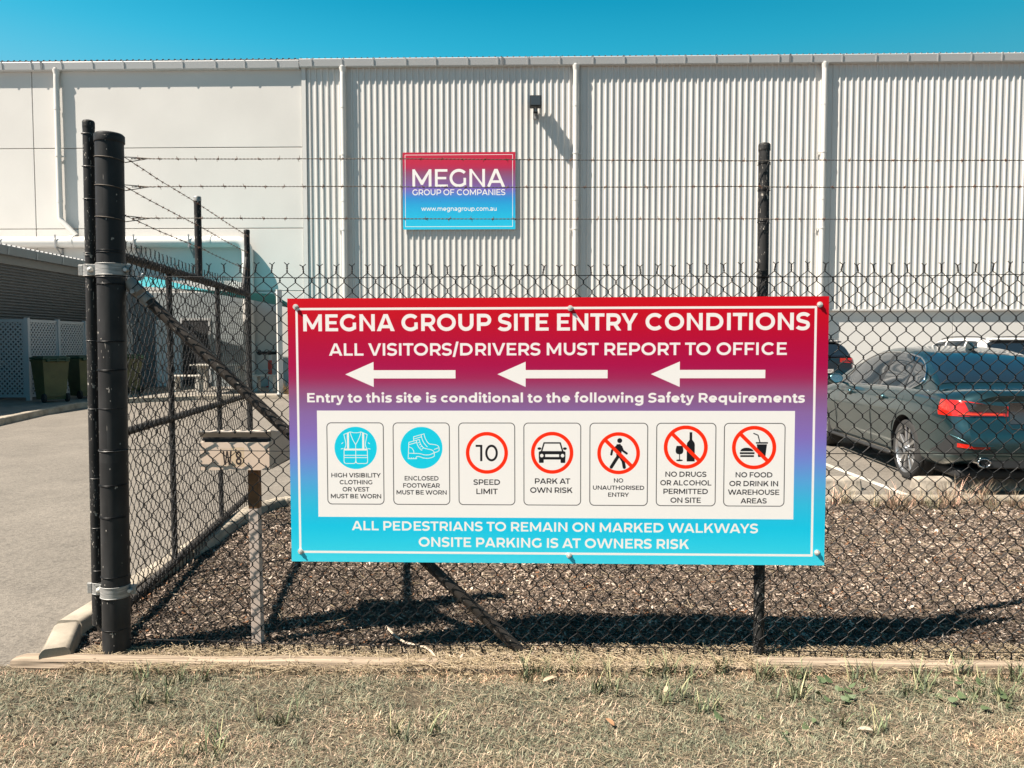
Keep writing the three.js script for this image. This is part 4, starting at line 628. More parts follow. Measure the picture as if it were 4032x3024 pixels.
// ------------------------------------------------------------------ mailbox behind the fence
{
  const t = thing('mailbox', 'beige metal mailbox marked W8 on a timber stake behind the fence', 'mailbox', [-1.266, 0, -3.515]);
  const c = canvas(512, 208), k = c.getContext('2d'); k.fillStyle = '#cfb9a6'; k.fillRect(0, 0, 512, 208);
  k.fillStyle = 'rgba(190,160,100,0.25)'; k.fillRect(232, 40, 92, 140); k.strokeStyle = 'rgba(150,110,50,0.5)'; k.lineWidth = 1.5; k.strokeRect(232, 40, 92, 140); k.fillStyle = 'rgba(160,130,80,0.10)'; k.fillRect(150, 44, 80, 138);
  lettering(k, 'W', 164, 234, 169, 104, 0.30, '#2e2420'); lettering(k, '8', 262, 306, 169, 104, 0.155, '#2e2420');
  const face = mat([1, 1, 1], 0.5, { map: canvasTex(c) });
  const sideP = (x) => { const s = new THREE.Shape(); s.moveTo(0.016, 0.872).lineTo(-0.315, 0.872).lineTo(-0.315, 0.995).lineTo(-0.005, 1.042).lineTo(-0.005, 1.0).lineTo(0.016, 0.996).closePath(); const g = new THREE.ExtrudeGeometry(s, { depth: 0.012, bevelEnabled: false }); g.rotateY(-Math.PI / 2); return X(g, x + 0.006, 0, 0); };
  const body = part('body', join([rbox(0.317, 0.012, 0.30, 0.004, 0, 0.874, -0.165), sideP(0.1525), sideP(-0.1525), rbox(0.317, 0.012, 0.31, 0.004, 0, 1.021, -0.155, -0.15, 0, 0), rbox(0.317, 0.12, 0.012, 0.004, 0, 0.932, -0.312)]), M.beige, t);
  const pan = shade(new THREE.Mesh(new THREE.BoxGeometry(0.315, 0.127, 0.008), [M.beige, M.beige, M.beige, M.beige, face, M.beige])); pan.name = 'front_panel'; pan.position.set(0, 0.9325, 0.020); t.add(pan);
  part('slot_shade_plate', box(0.312, 0.06, 0.006, 0, 1.008, -0.004), M.dark, t);  // black plate painting in the dark inside of the letter slot
  part('visor', join([rbox(0.325, 0.040, 0.006, 0.002, 0, 1.033, 0.018, 0.80, 0, 0)]), M.beigeDark, t);
  part('stake', metreUV(rbox(0.046, 0.74, 0.046, 0.003, 0.064, 0.31, -0.055, 0, 0, 0.006)), M.stake, t);
  part('stake_top', metreUV(rbox(0.048, 0.19, 0.048, 0.003, 0.062, 0.774, -0.055, 0, 0, 0.006)), M.stain, t);
}
// ------------------------------------------------------------------ timber edging
{
  const t = thing('timber_edging', 'weathered split timber sleeper edging along the front of the mulch bed', 'timber edging', [0, 0, 0]);
  const log = (x0, x1, z0, z1, h) => { const n = 30, g = sheet(16, n * 3, (u, v) => { const a = u * 2 * Math.PI, x = lerp(x0, x1, v), w = 0.9 + 0.25 * fbm(x * 3, u * 3, 3, 0, 5), c = Math.cos(a), s = Math.sin(a), q = Math.pow(Math.abs(c), 0.4) * Math.sign(c), e = Math.pow(Math.abs(s), 0.4) * Math.sign(s) * (0.85 + 0.3 * fbm(x * 2.2, u * 9, 3, 0, 31)), end = Math.min(1, 0.75 + Math.min(v, 1 - v) * 12); return [x, h * 0.40 + e * 0.038 * w * end + 0.004 * Math.sin(x * 2.1), lerp(z0, z1, v) + q * 0.036 * w * end]; }, (p, u) => [p[0], u * 0.22]); return g; };
  const ends = (x, z, h) => X(new THREE.CircleGeometry(0.028, 10), x, h, z, 0, -Math.PI / 2, 0);
  for (const [x0, x1, z0, z1, h] of [[-2.215, -0.28, -3.352, -3.336, 0.040], [-0.265, 1.05, -3.335, -3.325, -0.012], [1.065, 2.9, -3.322, -3.288, 0.044], [2.91, 5.2, -3.288, -3.24, 0.044]]) part('sleeper', join([log(x0, x1, z0, z1, h), ends(x0 + 0.004, z0, h * 0.42)]), M.sleeper, t);
}
// ------------------------------------------------------------------ bark mulch
const cols = (list) => list.map((c) => lin(...c));
function scatter(name, geos, m, n, place, palette, parentKind) {   // one InstancedMesh per shape variant
  const per = Math.ceil(n / geos.length), o = new THREE.Object3D(), out = [];
  geos.forEach((g, gi) => {
    const im = new THREE.InstancedMesh(g, m, per); let k = 0;
    for (let i = 0; i < per; i++) { const c = place(o); if (!c) continue; o.updateMatrix(); im.setMatrixAt(k, o.matrix); im.setColorAt(k, c); k++; }
    im.count = k; im.instanceMatrix.needsUpdate = true; shade(im); out.push(im);
  });
  const holder = new THREE.Group(); holder.name = name; holder.userData.kind = 'stuff'; out.forEach((im, i) => { im.name = name; im.userData.kind = 'stuff'; holder.add(im); }); scene.add(holder); return holder;
}
function chip(k) {                                // a jagged splinter of bark, unit length along x
  const w = [0.24, 0.36, 0.16, 0.46, 0.28][k], h = [0.10, 0.14, 0.10, 0.12, 0.2][k], g = new THREE.BoxGeometry(1, h, w, 2, 1, 1), p = g.attributes.position;
  for (let i = 0; i < p.count; i++) { const x = p.getX(i), y = p.getY(i), z = p.getZ(i), s = hash(Math.round(x * 10), Math.round((y + 5) * 100) * 7 + Math.round(z * 100), k); p.setXYZ(i, x * (0.75 + 0.5 * s), y * (0.5 + s) + 0.07 * Math.cos(x * 4 + k), z * (Math.abs(x) > 0.4 ? 0.25 + 0.6 * s : 0.8 + 0.4 * s)); }
  const n = g.toNonIndexed(); n.computeVertexNormals(); return n;
}
const strawPal = cols([[0.39, 0.305, 0.19], [0.50, 0.40, 0.27], [0.30, 0.225, 0.14]]);
const barkMat = mat([1, 1, 1], 0.9), barkPal = cols([[0.035, 0.026, 0.019], [0.055, 0.040, 0.030], [0.095, 0.068, 0.050], [0.15, 0.108, 0.080], [0.22, 0.165, 0.125], [0.32, 0.245, 0.19], [0.52, 0.42, 0.335], [0.22, 0.10, 0.045]]);
const barkW = [0.16, 0.16, 0.17, 0.16, 0.12, 0.11, 0.09, 0.03];
const pick = (pal, w) => { let r = rnd(); for (let i = 0; i < w.length; i++) { if ((r -= w[i]) < 0) return pal[i]; } return pal[pal.length - 1]; };
const bedPlace = (x0, x1, z0, z1, s0, s1) => (o) => {
  const z = rr(z0, z1), x = rr(Math.max(x0, bedLeft(z) + 0.02), x1); o.position.set(x, bedY(x, z) + rr(-0.002, 0.018), z); o.rotation.set(rr(-0.6, 0.6), rr(0, 6.283), rr(-0.45, 0.45)); const s = lerp(s0, s1, Math.pow(rnd(), 1.8)); o.scale.set(s, s * rr(0.7, 1.4), s * rr(0.7, 1.3)); const u = pick(barkPal, barkW).clone(); return u.multiplyScalar((0.45 + 0.95 * fbm(x * 3.1, z * 4.2, 3, 0, 17)) * rr(0.8, 1.2));
};
const chips = [0, 1, 2, 3, 4].map(chip);
const near = scatter('bark_mulch', chips, barkMat, 130000, bedPlace(-2.2, 3.2, -5.3, -3.36, 0.007, 0.029), barkPal);
for (const c of [...scatter('bark_mulch_part', chips, barkMat, 90000, bedPlace(-2.2, 5.6, -6.75, -5.1, 0.011, 0.035), barkPal).children, ...scatter('bark_mulch_part', chips, barkMat, 34000, bedPlace(3.1, 11.5, -6.75, -3.36, 0.02, 0.055), barkPal).children]) near.add(c);
for (const o of [...scene.children]) if (o.name === 'bark_mulch_part') scene.remove(o);
near.children.forEach((c) => { c.name = 'bark_chips'; });
tag(near, 'loose brown bark mulch covering the garden bed behind the fence', 'mulch', null, 'stuff');
{ // twigs and straw among the bark
  const twigs = new Wires(), g = [];
  for (let i = 0; i < 5; i++) { const w = new Wires(), pts = []; for (let k = 0; k <= 4; k++) pts.push([(k / 4 - 0.5), 0.03 * Math.sin(k * 1.3 + i), 0.08 * Math.sin(k * 0.9 + i * 2)]); w.tube(pts, 0.016, 4); g.push(w.geo()); }
  const tw = scatter('straw_litter', g, mat([1, 1, 1], 0.9), 16000, (o) => { const edge = rnd() < 0.68, z = edge ? rr(-3.50, -3.27) : rr(-6.7, -3.4), x = rr(edge ? -1.95 : -2.0, edge ? 3.4 : 7); o.position.set(x, (z < -3.38 ? bedY(x, z) : x > -0.5 && x < 1.1 ? 0.03 : 0.02) + rr(0.0, 0.03), z); o.rotation.set(rr(-0.2, 0.2), rr(0, 6.283), rr(-0.3, 0.3)); const s = rr(0.03, 0.10); o.scale.set(s, s * 0.8, s * 0.8); return pick(strawPal, [0.35, 0.35, 0.3]); }, null);
  tag(tw, 'dry straw and thin twigs lying over the mulch edge', 'straw', null, 'stuff');
}
// ------------------------------------------------------------------ grass
function clump(n, R, l0, l1, lean, curl, w, k0) {     // n tapering, drooping blades round a point, with vertex colours
  const p = [], c = [], nn = [], ix = []; const sv = seed; seed = 777 + k0 * 991;
  for (let i = 0; i < n; i++) {
    const a = rnd() * 6.283, r = R * Math.sqrt(rnd()), L = rr(l0, l1), dir = rnd() * 6.283, tilt = lean * (0.4 + rnd() * 0.8), W = w * rr(0.7, 1.3), seg = 3, tone = 0.35 + 1.5 * Math.pow(rnd(), 1.5), dry = rnd() < 0.28;
    let x = Math.cos(a) * r, y = -0.004, z = Math.sin(a) * r, el = Math.PI / 2 - tilt; const dx = Math.cos(dir), dz = Math.sin(dir), sx = -dz, sz = dx, base = p.length / 3; let d2 = rr(-0.6, 0.6);
    for (let s = 0; s <= seg; s++) {
      const t = s / seg, ww = W * (1 - t * t) * 0.5, cx = Math.cos(dir + d2 * t), cz = Math.sin(dir + d2 * t);
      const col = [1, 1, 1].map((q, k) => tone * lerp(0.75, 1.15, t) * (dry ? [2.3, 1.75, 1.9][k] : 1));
      for (const e of (s === seg ? [0] : [-1, 1])) { p.push(x + sx * ww * e, y, z + sz * ww * e); c.push(...col); const ny = Math.cos(el); nn.push(-cx * Math.sin(el) * 0.5, 0.6 + ny * 0.4, -cz * Math.sin(el) * 0.5); }
      x += cx * Math.cos(el) * L / seg; z += cz * Math.cos(el) * L / seg; y = Math.max(-0.002, y + Math.sin(el) * L / seg); el -= curl * rr(0.5, 1.2);
    }
    for (let s = 0; s < seg; s++) { const q = base + s * 2; if (s < seg - 1) ix.push(q, q + 1, q + 2, q + 1, q + 3, q + 2); else ix.push(q, q + 1, q + 2); }
  }
  seed = sv; const g = new THREE.BufferGeometry(), f = (b, m) => new THREE.Float32BufferAttribute(b, m); g.setAttribute('position', f(p, 3)); g.setAttribute('normal', f(nn, 3)); g.setAttribute('color', f(c, 3)); g.setIndex(ix); g.computeVertexNormals(); return g;
}
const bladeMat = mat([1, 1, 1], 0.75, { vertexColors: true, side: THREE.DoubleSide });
const green = lin(0.150, 0.158, 0.100), olive = lin(0.225, 0.21, 0.14), straw = lin(0.37, 0.29, 0.175);
const strawness = (x, z) => clamp(0.26 + 1.9 * (fbm(x * 1.6 + 3, z * 2.6, 3, 0, 41) - 0.5) + 0.9 * Math.exp(-Math.pow((z + 3.30) / 0.07, 2)) + 0.35 * Math.exp(-Math.pow((x - 0.2) / 0.8, 2) - Math.pow((z + 2.6) / 0.35, 2)) - 0.25 * Math.exp(-Math.pow((z + 3.08) / 0.13, 2)));
const lawnPlace = (x0, x1, z0, z1) => (o) => {
  const x = rr(x0, x1), z = rr(z0, z1); if (fbm(x * 5, z * 5, 2, 0, 66) < 0.30 && rnd() < 0.5) return null; o.position.set(x, turfY(x, z), z); o.rotation.set(0, rnd() * 6.283, 0); const s = rr(0.75, 1.25); o.scale.set(s, s * rr(0.8, 1.2), s);
  const q = strawness(x, z) + rr(-0.25, 0.25), c = new THREE.Color(); if (q < 0.45) c.lerpColors(green, olive, clamp(q / 0.45)); else c.lerpColors(olive, straw, clamp((q - 0.45) / 0.4)); return c.multiplyScalar(rr(0.8, 1.2));
};
{
  const cl = [0, 1, 2, 3, 4, 5].map((k) => clump(26, 0.034, 0.012, 0.040, 1.0, 0.46, 0.0026, k));
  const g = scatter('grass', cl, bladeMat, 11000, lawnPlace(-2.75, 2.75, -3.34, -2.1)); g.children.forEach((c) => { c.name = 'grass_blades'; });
  const far = scatter('grass_part', cl, bladeMat, 16000, (o) => { const f = lawnPlace(-6, 6, -3.34, -0.2), c = f(o); return c && !(Math.abs(o.position.x) < 2.75 && o.position.z < -2.1) ? c : null; });
  for (const c of [...far.children]) { c.name = 'grass_blades'; g.add(c); } scene.remove(far);
  tag(g, 'short dry lawn of grey green and straw coloured blades in the foreground', 'grass', null, 'stuff');
  // loose dead stalks lying on the turf
  const lie = [0, 1, 2].map((k) => { const w = new Wires(), pts = []; for (let i = 0; i <= 4; i++) pts.push([i / 4 - 0.5, 0.06 * Math.sin(i * 0.8), 0.12 * Math.sin(i * 0.7 + k * 2)]); return w.tube(pts, (u) => 0.022 * (1 - 0.5 * u), 4).geo(); });
  const th = scatter('dead_grass', lie, mat([1, 1, 1], 0.85), 14000, (o) => { const x = rr(-2.7, 2.7), z = rr(-3.36, -2.15); o.position.set(x, turfY(x, z) + rr(0.004, 0.022), z); o.rotation.set(rr(-0.15, 0.15), rnd() * 6.283, rr(-0.3, 0.3)); const s = rr(0.02, 0.07); o.scale.set(s, s * 0.7, s * 0.7); return pick(strawPal, [0.4, 0.25, 0.35]).clone().multiplyScalar(rr(0.5, 1.05)); });
  tag(th, 'loose dead straw lying through the lawn', 'dead grass', null, 'stuff');
  // longer green blades against the timber
  const tall = [0, 1, 2, 3].map((k) => clump(9, 0.022, 0.07, 0.17, 0.45, 0.28, 0.0062, 30 + k));
  const spots = [[0.16, -3.27], [0.10, -3.22], [0.33, -3.27], [0.55, -3.25], [0.72, -3.24], [0.86, -3.26], [1.05, -3.22], [1.22, -3.24], [1.5, -3.22], [1.75, -3.2], [1.98, -3.22], [2.15, -3.2], [2.3, -3.22], [-1.55, -3.24], [-1.35, -3.2], [-1.42, -2.98], [0.62, -3.02], [0.8, -2.95], [1.9, -3.02], [-0.9, -2.85], [-0.35, -2.75], [-2.1, -2.8], [1.3, -2.8], [2.05, -3.0], [-1.1, -2.62], [0.4, -3.1], [1.1, -3.05], [1.65, -3.1]];
  let si = 0; const lg = scatter('long_grass', tall, bladeMat, 150, (o) => { const [a, b] = spots[si++ % spots.length], x = a + rr(-0.09, 0.09), z = b + rr(-0.05, 0.04); o.position.set(x, turfY(x, z), z); o.rotation.set(0, rnd() * 6.283, 0); const s = rr(0.55, 1.0); o.scale.setScalar(s); return lin(0.10, 0.122, 0.06).multiplyScalar(rr(0.75, 1.25)); });
  tag(lg, 'longer green grass blades growing up along the timber edging', 'grass', null, 'stuff');
  // straw tufts at the back edge of the bed
  const dry = [0, 1, 2, 3].map((k) => clump(46, 0.06, 0.10, 0.34, 0.55, 0.26, 0.0048, 50 + k));
  const dg = scatter('dry_grass', dry, bladeMat, 240, (o) => { const x = rr(-1.4, 9), z = rr(-6.72, -6.28); if (fbm(x * 1.3, 3, 2, 0, 71) < 0.40) return null; o.position.set(x, bedY(x, z), z); o.rotation.set(0, rnd() * 6.283, 0); o.scale.setScalar(rr(0.5, 1.0)); return rnd() < 0.25 ? lin(0.16, 0.15, 0.085) : pick(strawPal, [0.4, 0.2, 0.4]).clone().multiplyScalar(0.62); });
  tag(dg, 'straw coloured dry grass tufts along the back kerb of the bed', 'dry grass', null, 'stuff');
  const weed = scatter('weed_tuft', dry.slice(0, 2), bladeMat, 10, (o) => { o.position.set(rr(-6.15, -5.7), 0.11, rr(-20.6, -20.35)); o.rotation.set(0, rnd() * 6.283, 0); o.scale.setScalar(rr(0.9, 1.5)); return lin(0.24, 0.19, 0.09); });
  tag(weed, 'dry weed tuft at the foot of the white sail post', 'weed', null, 'stuff');
}
// broad-leaved weeds in the lawn at right
{
  const leaf = (() => { const s = new THREE.Shape(); s.moveTo(0, 0).bezierCurveTo(0.35, 0.1, 0.45, 0.6, 0, 1).bezierCurveTo(-0.45, 0.6, -0.35, 0.1, 0, 0); const g = new THREE.ShapeGeometry(s, 6), p = g.attributes.position; for (let i = 0; i < p.count; i++) p.setZ(i, -0.35 * Math.abs(p.getX(i)) + 0.15 * p.getY(i) * p.getY(i)); g.computeVertexNormals(); return g; })();
  const leafM = mat([0.075, 0.105, 0.045], 0.6, { side: THREE.DoubleSide });
  for (const [x, z, n, s, l] of [[1.28, -3.1, 22, 0.045, 'low patch of broad green clover leaves below the sign corner'], [1.86, -3.08, 26, 0.05, 'larger patch of broad green leaves near the right picture edge'], [0.96, -2.78, 9, 0.05, 'small broad leaved weed alone in the open lawn']]) {
    const t = thing('leafy_weed', l, 'weed', [x, turfY(x, z), z]);
    for (let i = 0; i < n; i++) { const m = part('leaf', leaf, leafM, t), a = rnd() * 6.283, r = 0.14 * Math.sqrt(rnd()); m.position.set(Math.cos(a) * r * 1.4, rr(0.005, 0.03), Math.sin(a) * r); m.rotation.set(-Math.PI / 2 + rr(0.1, 0.7), 0, rnd() * 6.283, 'YXZ'); m.rotation.y = rnd() * 6.283; m.scale.setScalar(s * rr(0.6, 1.1)); }
  }
  const dl = (() => { const s = new THREE.Shape(); s.moveTo(0, 0).bezierCurveTo(0.25, 0.12, 0.25, 0.7, 0, 1).bezierCurveTo(-0.2, 0.7, -0.24, 0.15, 0, 0); const g = new THREE.ExtrudeGeometry(s, { depth: 0.012, bevelEnabled: false, curveSegments: 8 }), p = g.attributes.position; for (let i = 0; i < p.count; i++) p.setZ(i, p.getZ(i) + 0.5 * p.getX(i) ** 2 + 0.12 * Math.sin(p.getY(i) * 3)); g.computeVertexNormals(); return g; })();
  for (const [x, z, s, a, c, l] of [[1.33, -2.76, 0.085, 1.5, [0.62, 0.52, 0.38], 'pale dry leaf lying on the lawn at right'], [0.38, -2.79, 0.07, 0.6, [0.42, 0.22, 0.11], 'orange brown dead leaf on the lawn right of centre'], [0.13, -3.17, 0.10, -1.1, [0.52, 0.40, 0.27], 'long straw coloured leaf on the lawn below the brace foot'], [1.32, -3.62, 0.09, 0.3, [0.38, 0.17, 0.06], 'rusty curled leaf on the mulch right of the line post'], [-1.03, -2.7, 0.06, 2.2, [0.60, 0.46, 0.33], 'pale dead leaf on the lawn at left'], [0.62, -3.06, 0.07, -0.4, [0.55, 0.43, 0.30], 'small dry leaf on the lawn under the sign']]) {
    const m = single('dead_leaf', dl, mat(c.map((q) => q * 0.72), 0.8), l, 'leaf'); m.position.set(x, (z < -3.4 ? bedY(x, z) + 0.02 : turfY(x, z) + 0.022), z); m.rotation.set(-Math.PI / 2 + 0.2, 0, a); m.scale.setScalar(s * 0.7);
  }
  const st = new Wires().tube([[-0.615, 0.062, -3.70], [-0.56, 0.055, -3.60], [-0.50, 0.05, -3.53], [-0.40, 0.05, -3.475], [-0.365, 0.052, -3.42], [-0.335, 0.045, -3.36]], (u) => lerp(0.007, 0.004, u), 7).tube([[-0.44, 0.05, -3.49], [-0.36, 0.06, -3.475], [-0.28, 0.055, -3.48]], 0.003, 5);
  single('fallen_stick', st.geo(), mat([0.50, 0.40, 0.30], 0.85), 'pale crooked stick lying across the mulch left of the brace', 'stick');
}
// ------------------------------------------------------------------ cars: s runs from the tail (0) to the nose, local +z is the tail
const curve = (pts) => (s) => { if (s <= pts[0][0]) return pts[0][1]; for (let i = 0; i < pts.length - 1; i++) { const [a, y0] = pts[i], [b, y1] = pts[i + 1]; if (s <= b) { const t = (s - a) / (b - a), m = (k) => { const l = pts[Math.max(0, k - 1)], r = pts[Math.min(pts.length - 1, k + 1)]; return (r[1] - l[1]) / (r[0] - l[0] || 1); }; const d = b - a, t2 = t * t, t3 = t2 * t; return (2 * t3 - 3 * t2 + 1) * y0 + (t3 - 2 * t2 + t) * d * m(i) + (-2 * t3 + 3 * t2) * y1 + (t3 - t2) * d * m(i + 1); } } return pts[pts.length - 1][1]; };
function spline(pts, n) {                         // centripetal-ish resampling of 2D points
  const c = new THREE.CatmullRomCurve3(pts.map(([x, y]) => V(x, y, 0)), false, 'centripetal'); return c.getPoints(n).map((p) => [p.x, p.y]);
}
function makeCar(o) {
  const { L, half, deck, belt, roof, width, gw, tail, rWheel, axles } = o, NV = 26, ST = [];
  const W = (s) => half * width(s);
  const section = (s) => {                        // right half of the lower body, bottom centre to top centre
    const w = W(s), yb = o.floor(s), ys = belt(s), yt = deck(s), q = (v) => lerp(yb, ys, v);
    return spline([[0, yb], [w * 0.70, yb], [w * 0.92, yb + 0.025], [w * 0.972, q(0.15)], [w * 0.985, q(0.38)], [w * 1.0, q(0.60)], [w * 0.998, q(0.74)], [w * 0.982, q(0.87)], [w * 0.95, ys - 0.015], [w * 0.90, ys + 0.012], [w * 0.72, lerp(ys, yt, 0.75) + 0.012], [w * 0.36, yt], [0, yt + 0.004]], NV);
  };
  const tailZ = (y, s) => -s - tail(y) * clamp(1 - s / 0.45), noseZ = (y, s) => o.nose ? (s > L - 0.6 ? -s + o.nose(y) * clamp(1 - (L - s) / 0.6) : -s) : -s;
  const zAt = (y, s) => s < 0.5 ? tailZ(y, s) : noseZ(y, s);
  const ss = []; for (let i = 0; i <= 14; i++) ss.push(0.5 * Math.pow(i / 14, 1.7)); for (let i = 1; i <= 34; i++) ss.push(lerp(0.5, L - 0.5, i / 34)); for (let i = 1; i <= 12; i++) ss.push(L - 0.5 * Math.pow(1 - i / 12, 1.5));
  const p = [], ix = [], row = 2 * NV;
  for (const s of ss) { const q = section(s); for (let k = 0; k <= NV; k++) p.push(q[k][0], q[k][1], zAt(q[k][1], s)); for (let k = NV - 1; k > 0; k--) p.push(-q[k][0], q[k][1], zAt(q[k][1], s)); }
  for (let i = 0; i < ss.length - 1; i++) for (let k = 0; k < row; k++) { const a = i * row + k, b = i * row + (k + 1) % row, c = a + row, d = b + row; ix.push(a, c, b, b, c, d); }
  for (const [i, f] of [[0, 0], [ss.length - 1, 1]]) for (let k = 0; k < NV; k++) { const a = i * row + k, b = i * row + k + 1, c = i * row + (row - k) % row, d = i * row + (row - k - 1) % row; if (f) { ix.push(a, c, b); if (k) ix.push(0 + b, c, d); } else { ix.push(a, b, c); if (k || true) ix.push(b, d, c); } }
  let g = new THREE.BufferGeometry(); g.setAttribute('position', new THREE.Float32BufferAttribute(p, 3)); g.setIndex(ix); g.computeVertexNormals(); g.setAttribute('uv', new THREE.Float32BufferAttribute(new Float32Array(p.length / 3 * 2), 2));
  g = toCreasedNormals(g, 0.75); g.setAttribute('uv', new THREE.Float32BufferAttribute(new Float32Array(g.attributes.position.count * 2), 2));
  let body = new Brush(g, o.paint); body.updateMatrixWorld(); const ev = new Evaluator(); ev.useGroups = true;
  for (const s of axles) for (const e of [-1, 1]) { const cg = new THREE.CylinderGeometry(rWheel * 1.10, rWheel * 1.10, 0.5, 40); cg.rotateZ(Math.PI / 2); cg.translate(e * (half - 0.09), rWheel * 1.02, -s); const c = new Brush(cg, M.dark); c.updateMatrixWorld(); body = ev.evaluate(body, c, SUBTRACTION); body.updateMatrixWorld(); }
  const car = thing(o.name, o.label, o.category, o.pos, o.turn); 
  const bm = shade(new THREE.Mesh(body.geometry, body.material)); bm.name = 'body'; car.add(bm);
  // cabin: P(s, v) with v = 0 at the left belt, 0.5 on the roof centre, 1 at the right belt
  const [s0, s1] = o.cabin, NP = 34;
  const cab = (s) => { const y0 = belt(s) - 0.02, yr = Math.max(roof(s), y0 + 0.004), w0 = W(s) * 0.905, h = yr - y0, k = clamp(h / 0.42), w1 = lerp(w0 * 0.97, gw(s), k), sh = 0.055 * k; return spline([[w0, y0], [lerp(w0, w1, 0.36), y0 + h * 0.36], [lerp(w0, w1, 0.74), y0 + h * 0.72], [w1, yr - sh * 1.5], [w1 - 0.085, yr - sh * 0.55], [w1 * 0.6, yr - 0.012 * k], [0, yr]], NP / 2); };
  const P = (s, v, off = 0) => { const q = cab(s), f = Math.abs(v - 0.5) * 2, t = (1 - f) * NP / 2, i = Math.min(NP / 2 - 1, Math.floor(t)), u = t - i, x = lerp(q[i][0], q[i + 1][0], u), y = lerp(q[i][1], q[i + 1][1], u); return [(v < 0.5 ? -1 : 1) * x, y, -s]; };
  const N = (s, v) => { const e = 0.01, a = V(...P(s - e, v)), b = V(...P(s + e, v)), c = V(...P(s, v - e)), d = V(...P(s, v + e)); return b.sub(a).cross(d.sub(c)).normalize(); };
  const Q = (s, v, off) => { const n = N(s, v), q = P(s, v); if (n.y < -0.2) n.negate(); return [q[0] + n.x * off, q[1] + n.y * off, q[2] + n.z * off]; };
  const cg = sheet(NP, 60, (u, v) => { const s = lerp(s0, s1, v); return P(s, u); }); part('roof', cg, o.paint, car);
  const patch = (nu, nv, f, off = 0.006) => sheet(nu, nv, (u, v) => { const [s, w] = f(u, v); return Q(s, w, off); });
  const glass = o.glass ?? phys([0.010, 0.016, 0.022], 0.03, { clearcoat: 1, clearcoatRoughness: 0.02 });
  for (const win of o.windows) { const pm = part(win.name ?? 'window', patch(20, 14, win.f, win.off), win.mat ?? glass, car), lf = win.loop;
    if (lf) { const pts = []; for (let i = 0; i <= 20; i++) pts.push(Q(...lf(i / 20, 1), 0.009)); for (let i = 1; i <= 14; i++) pts.push(Q(...lf(1, 1 - i / 14), 0.009)); for (let i = 1; i <= 20; i++) pts.push(Q(...lf(1 - i / 20, 0), 0.009)); for (let i = 1; i <= 14; i++) pts.push(Q(...lf(0, i / 14), 0.009)); part('window_trim', new Wires().tube(pts, 0.009, 6).geo(), o.trimMat, pm); } }
  // wheels
  for (const s of axles) for (const e of [-1, 1]) {
    const R = rWheel, rim = R * 0.76, wd = 0.225, wx = e * (half - 0.025 - wd / 2), wheel = new THREE.Group(); wheel.name = 'wheel'; wheel.position.set(wx, R - 0.004, -s); wheel.rotation.y = e > 0 ? 0 : Math.PI; car.add(wheel);
    const pr = [[rim, -wd / 2], [R * 0.90, -wd / 2 - 0.005], [R * 0.975, -wd / 2 + 0.02], [R, -wd / 2 + 0.045], [R, -0.052], [R - 0.008, -0.049], [R - 0.008, -0.043], [R, -0.04], [R, 0.04], [R - 0.008, 0.043], [R - 0.008, 0.049], [R, 0.052], [R, wd / 2 - 0.045], [R * 0.975, wd / 2 - 0.02], [R * 0.90, wd / 2 + 0.005], [rim, wd / 2]];
    const ty = new THREE.LatheGeometry(pr.map(([a, b]) => new THREE.Vector2(a, b)), 56); ty.rotateZ(-Math.PI / 2); part('tyre', ty, M.rubber, wheel);
    const rg = new THREE.LatheGeometry([[rim * 1.01, -wd / 2], [rim * 0.95, -wd * 0.3], [rim * 0.93, wd * 0.2], [rim * 0.97, wd / 2 - 0.012], [rim * 1.015, wd / 2 + 0.003], [rim * 1.015, wd / 2 - 0.01]].map(([a, b]) => new THREE.Vector2(a, b)), 48); rg.rotateZ(-Math.PI / 2);
    const sp = [rg, X(new THREE.CylinderGeometry(0.062, 0.07, 0.045, 24), wd / 2 - 0.03, 0, 0, 0, 0, Math.PI / 2)], dk = [];
    for (let k = 0; k < 5; k++) for (const q of [-1, 1]) { const a = k / 5 * 2 * Math.PI + 0.3, sh = new THREE.Shape(); const a0 = q * 0.05, a1 = q * 0.235, t = 0.016; sh.moveTo(0.04, q * 0.012).lineTo(rim * 0.97 * Math.cos(a1) - 0.0, rim * 0.97 * Math.sin(a1) - t * 1.15).lineTo(rim * 0.97 * Math.cos(a1), rim * 0.97 * Math.sin(a1) + t * 1.15).lineTo(0.045, q * 0.02 + t).closePath(); const eg = new THREE.ExtrudeGeometry(sh, { depth: 0.026, bevelEnabled: true, bevelSize: 0.004, bevelThickness: 0.004, bevelSegments: 1 }); eg.rotateZ(a); eg.rotateY(Math.PI / 2); eg.translate(wd / 2 - 0.05, 0, 0); sp.push(eg); }
    part('rim', sp, o.rimMat ?? M.rim, wheel);
    part('brake_disc', X(new THREE.CylinderGeometry(rim * 0.66, rim * 0.66, 0.03, 32), 0.02, 0, 0, 0, 0, Math.PI / 2), M.brake, wheel); part('inner_barrel', X(new THREE.CylinderGeometry(rim * 0.95, rim * 0.95, 0.02, 32), -wd * 0.3, 0, 0, 0, 0, Math.PI / 2), M.dark, wheel);
    part('hub_cap', X(new THREE.CylinderGeometry(0.034, 0.036, 0.02, 20), wd / 2 - 0.002, 0, 0, 0, 0, Math.PI / 2), M.hub, wheel);
  }
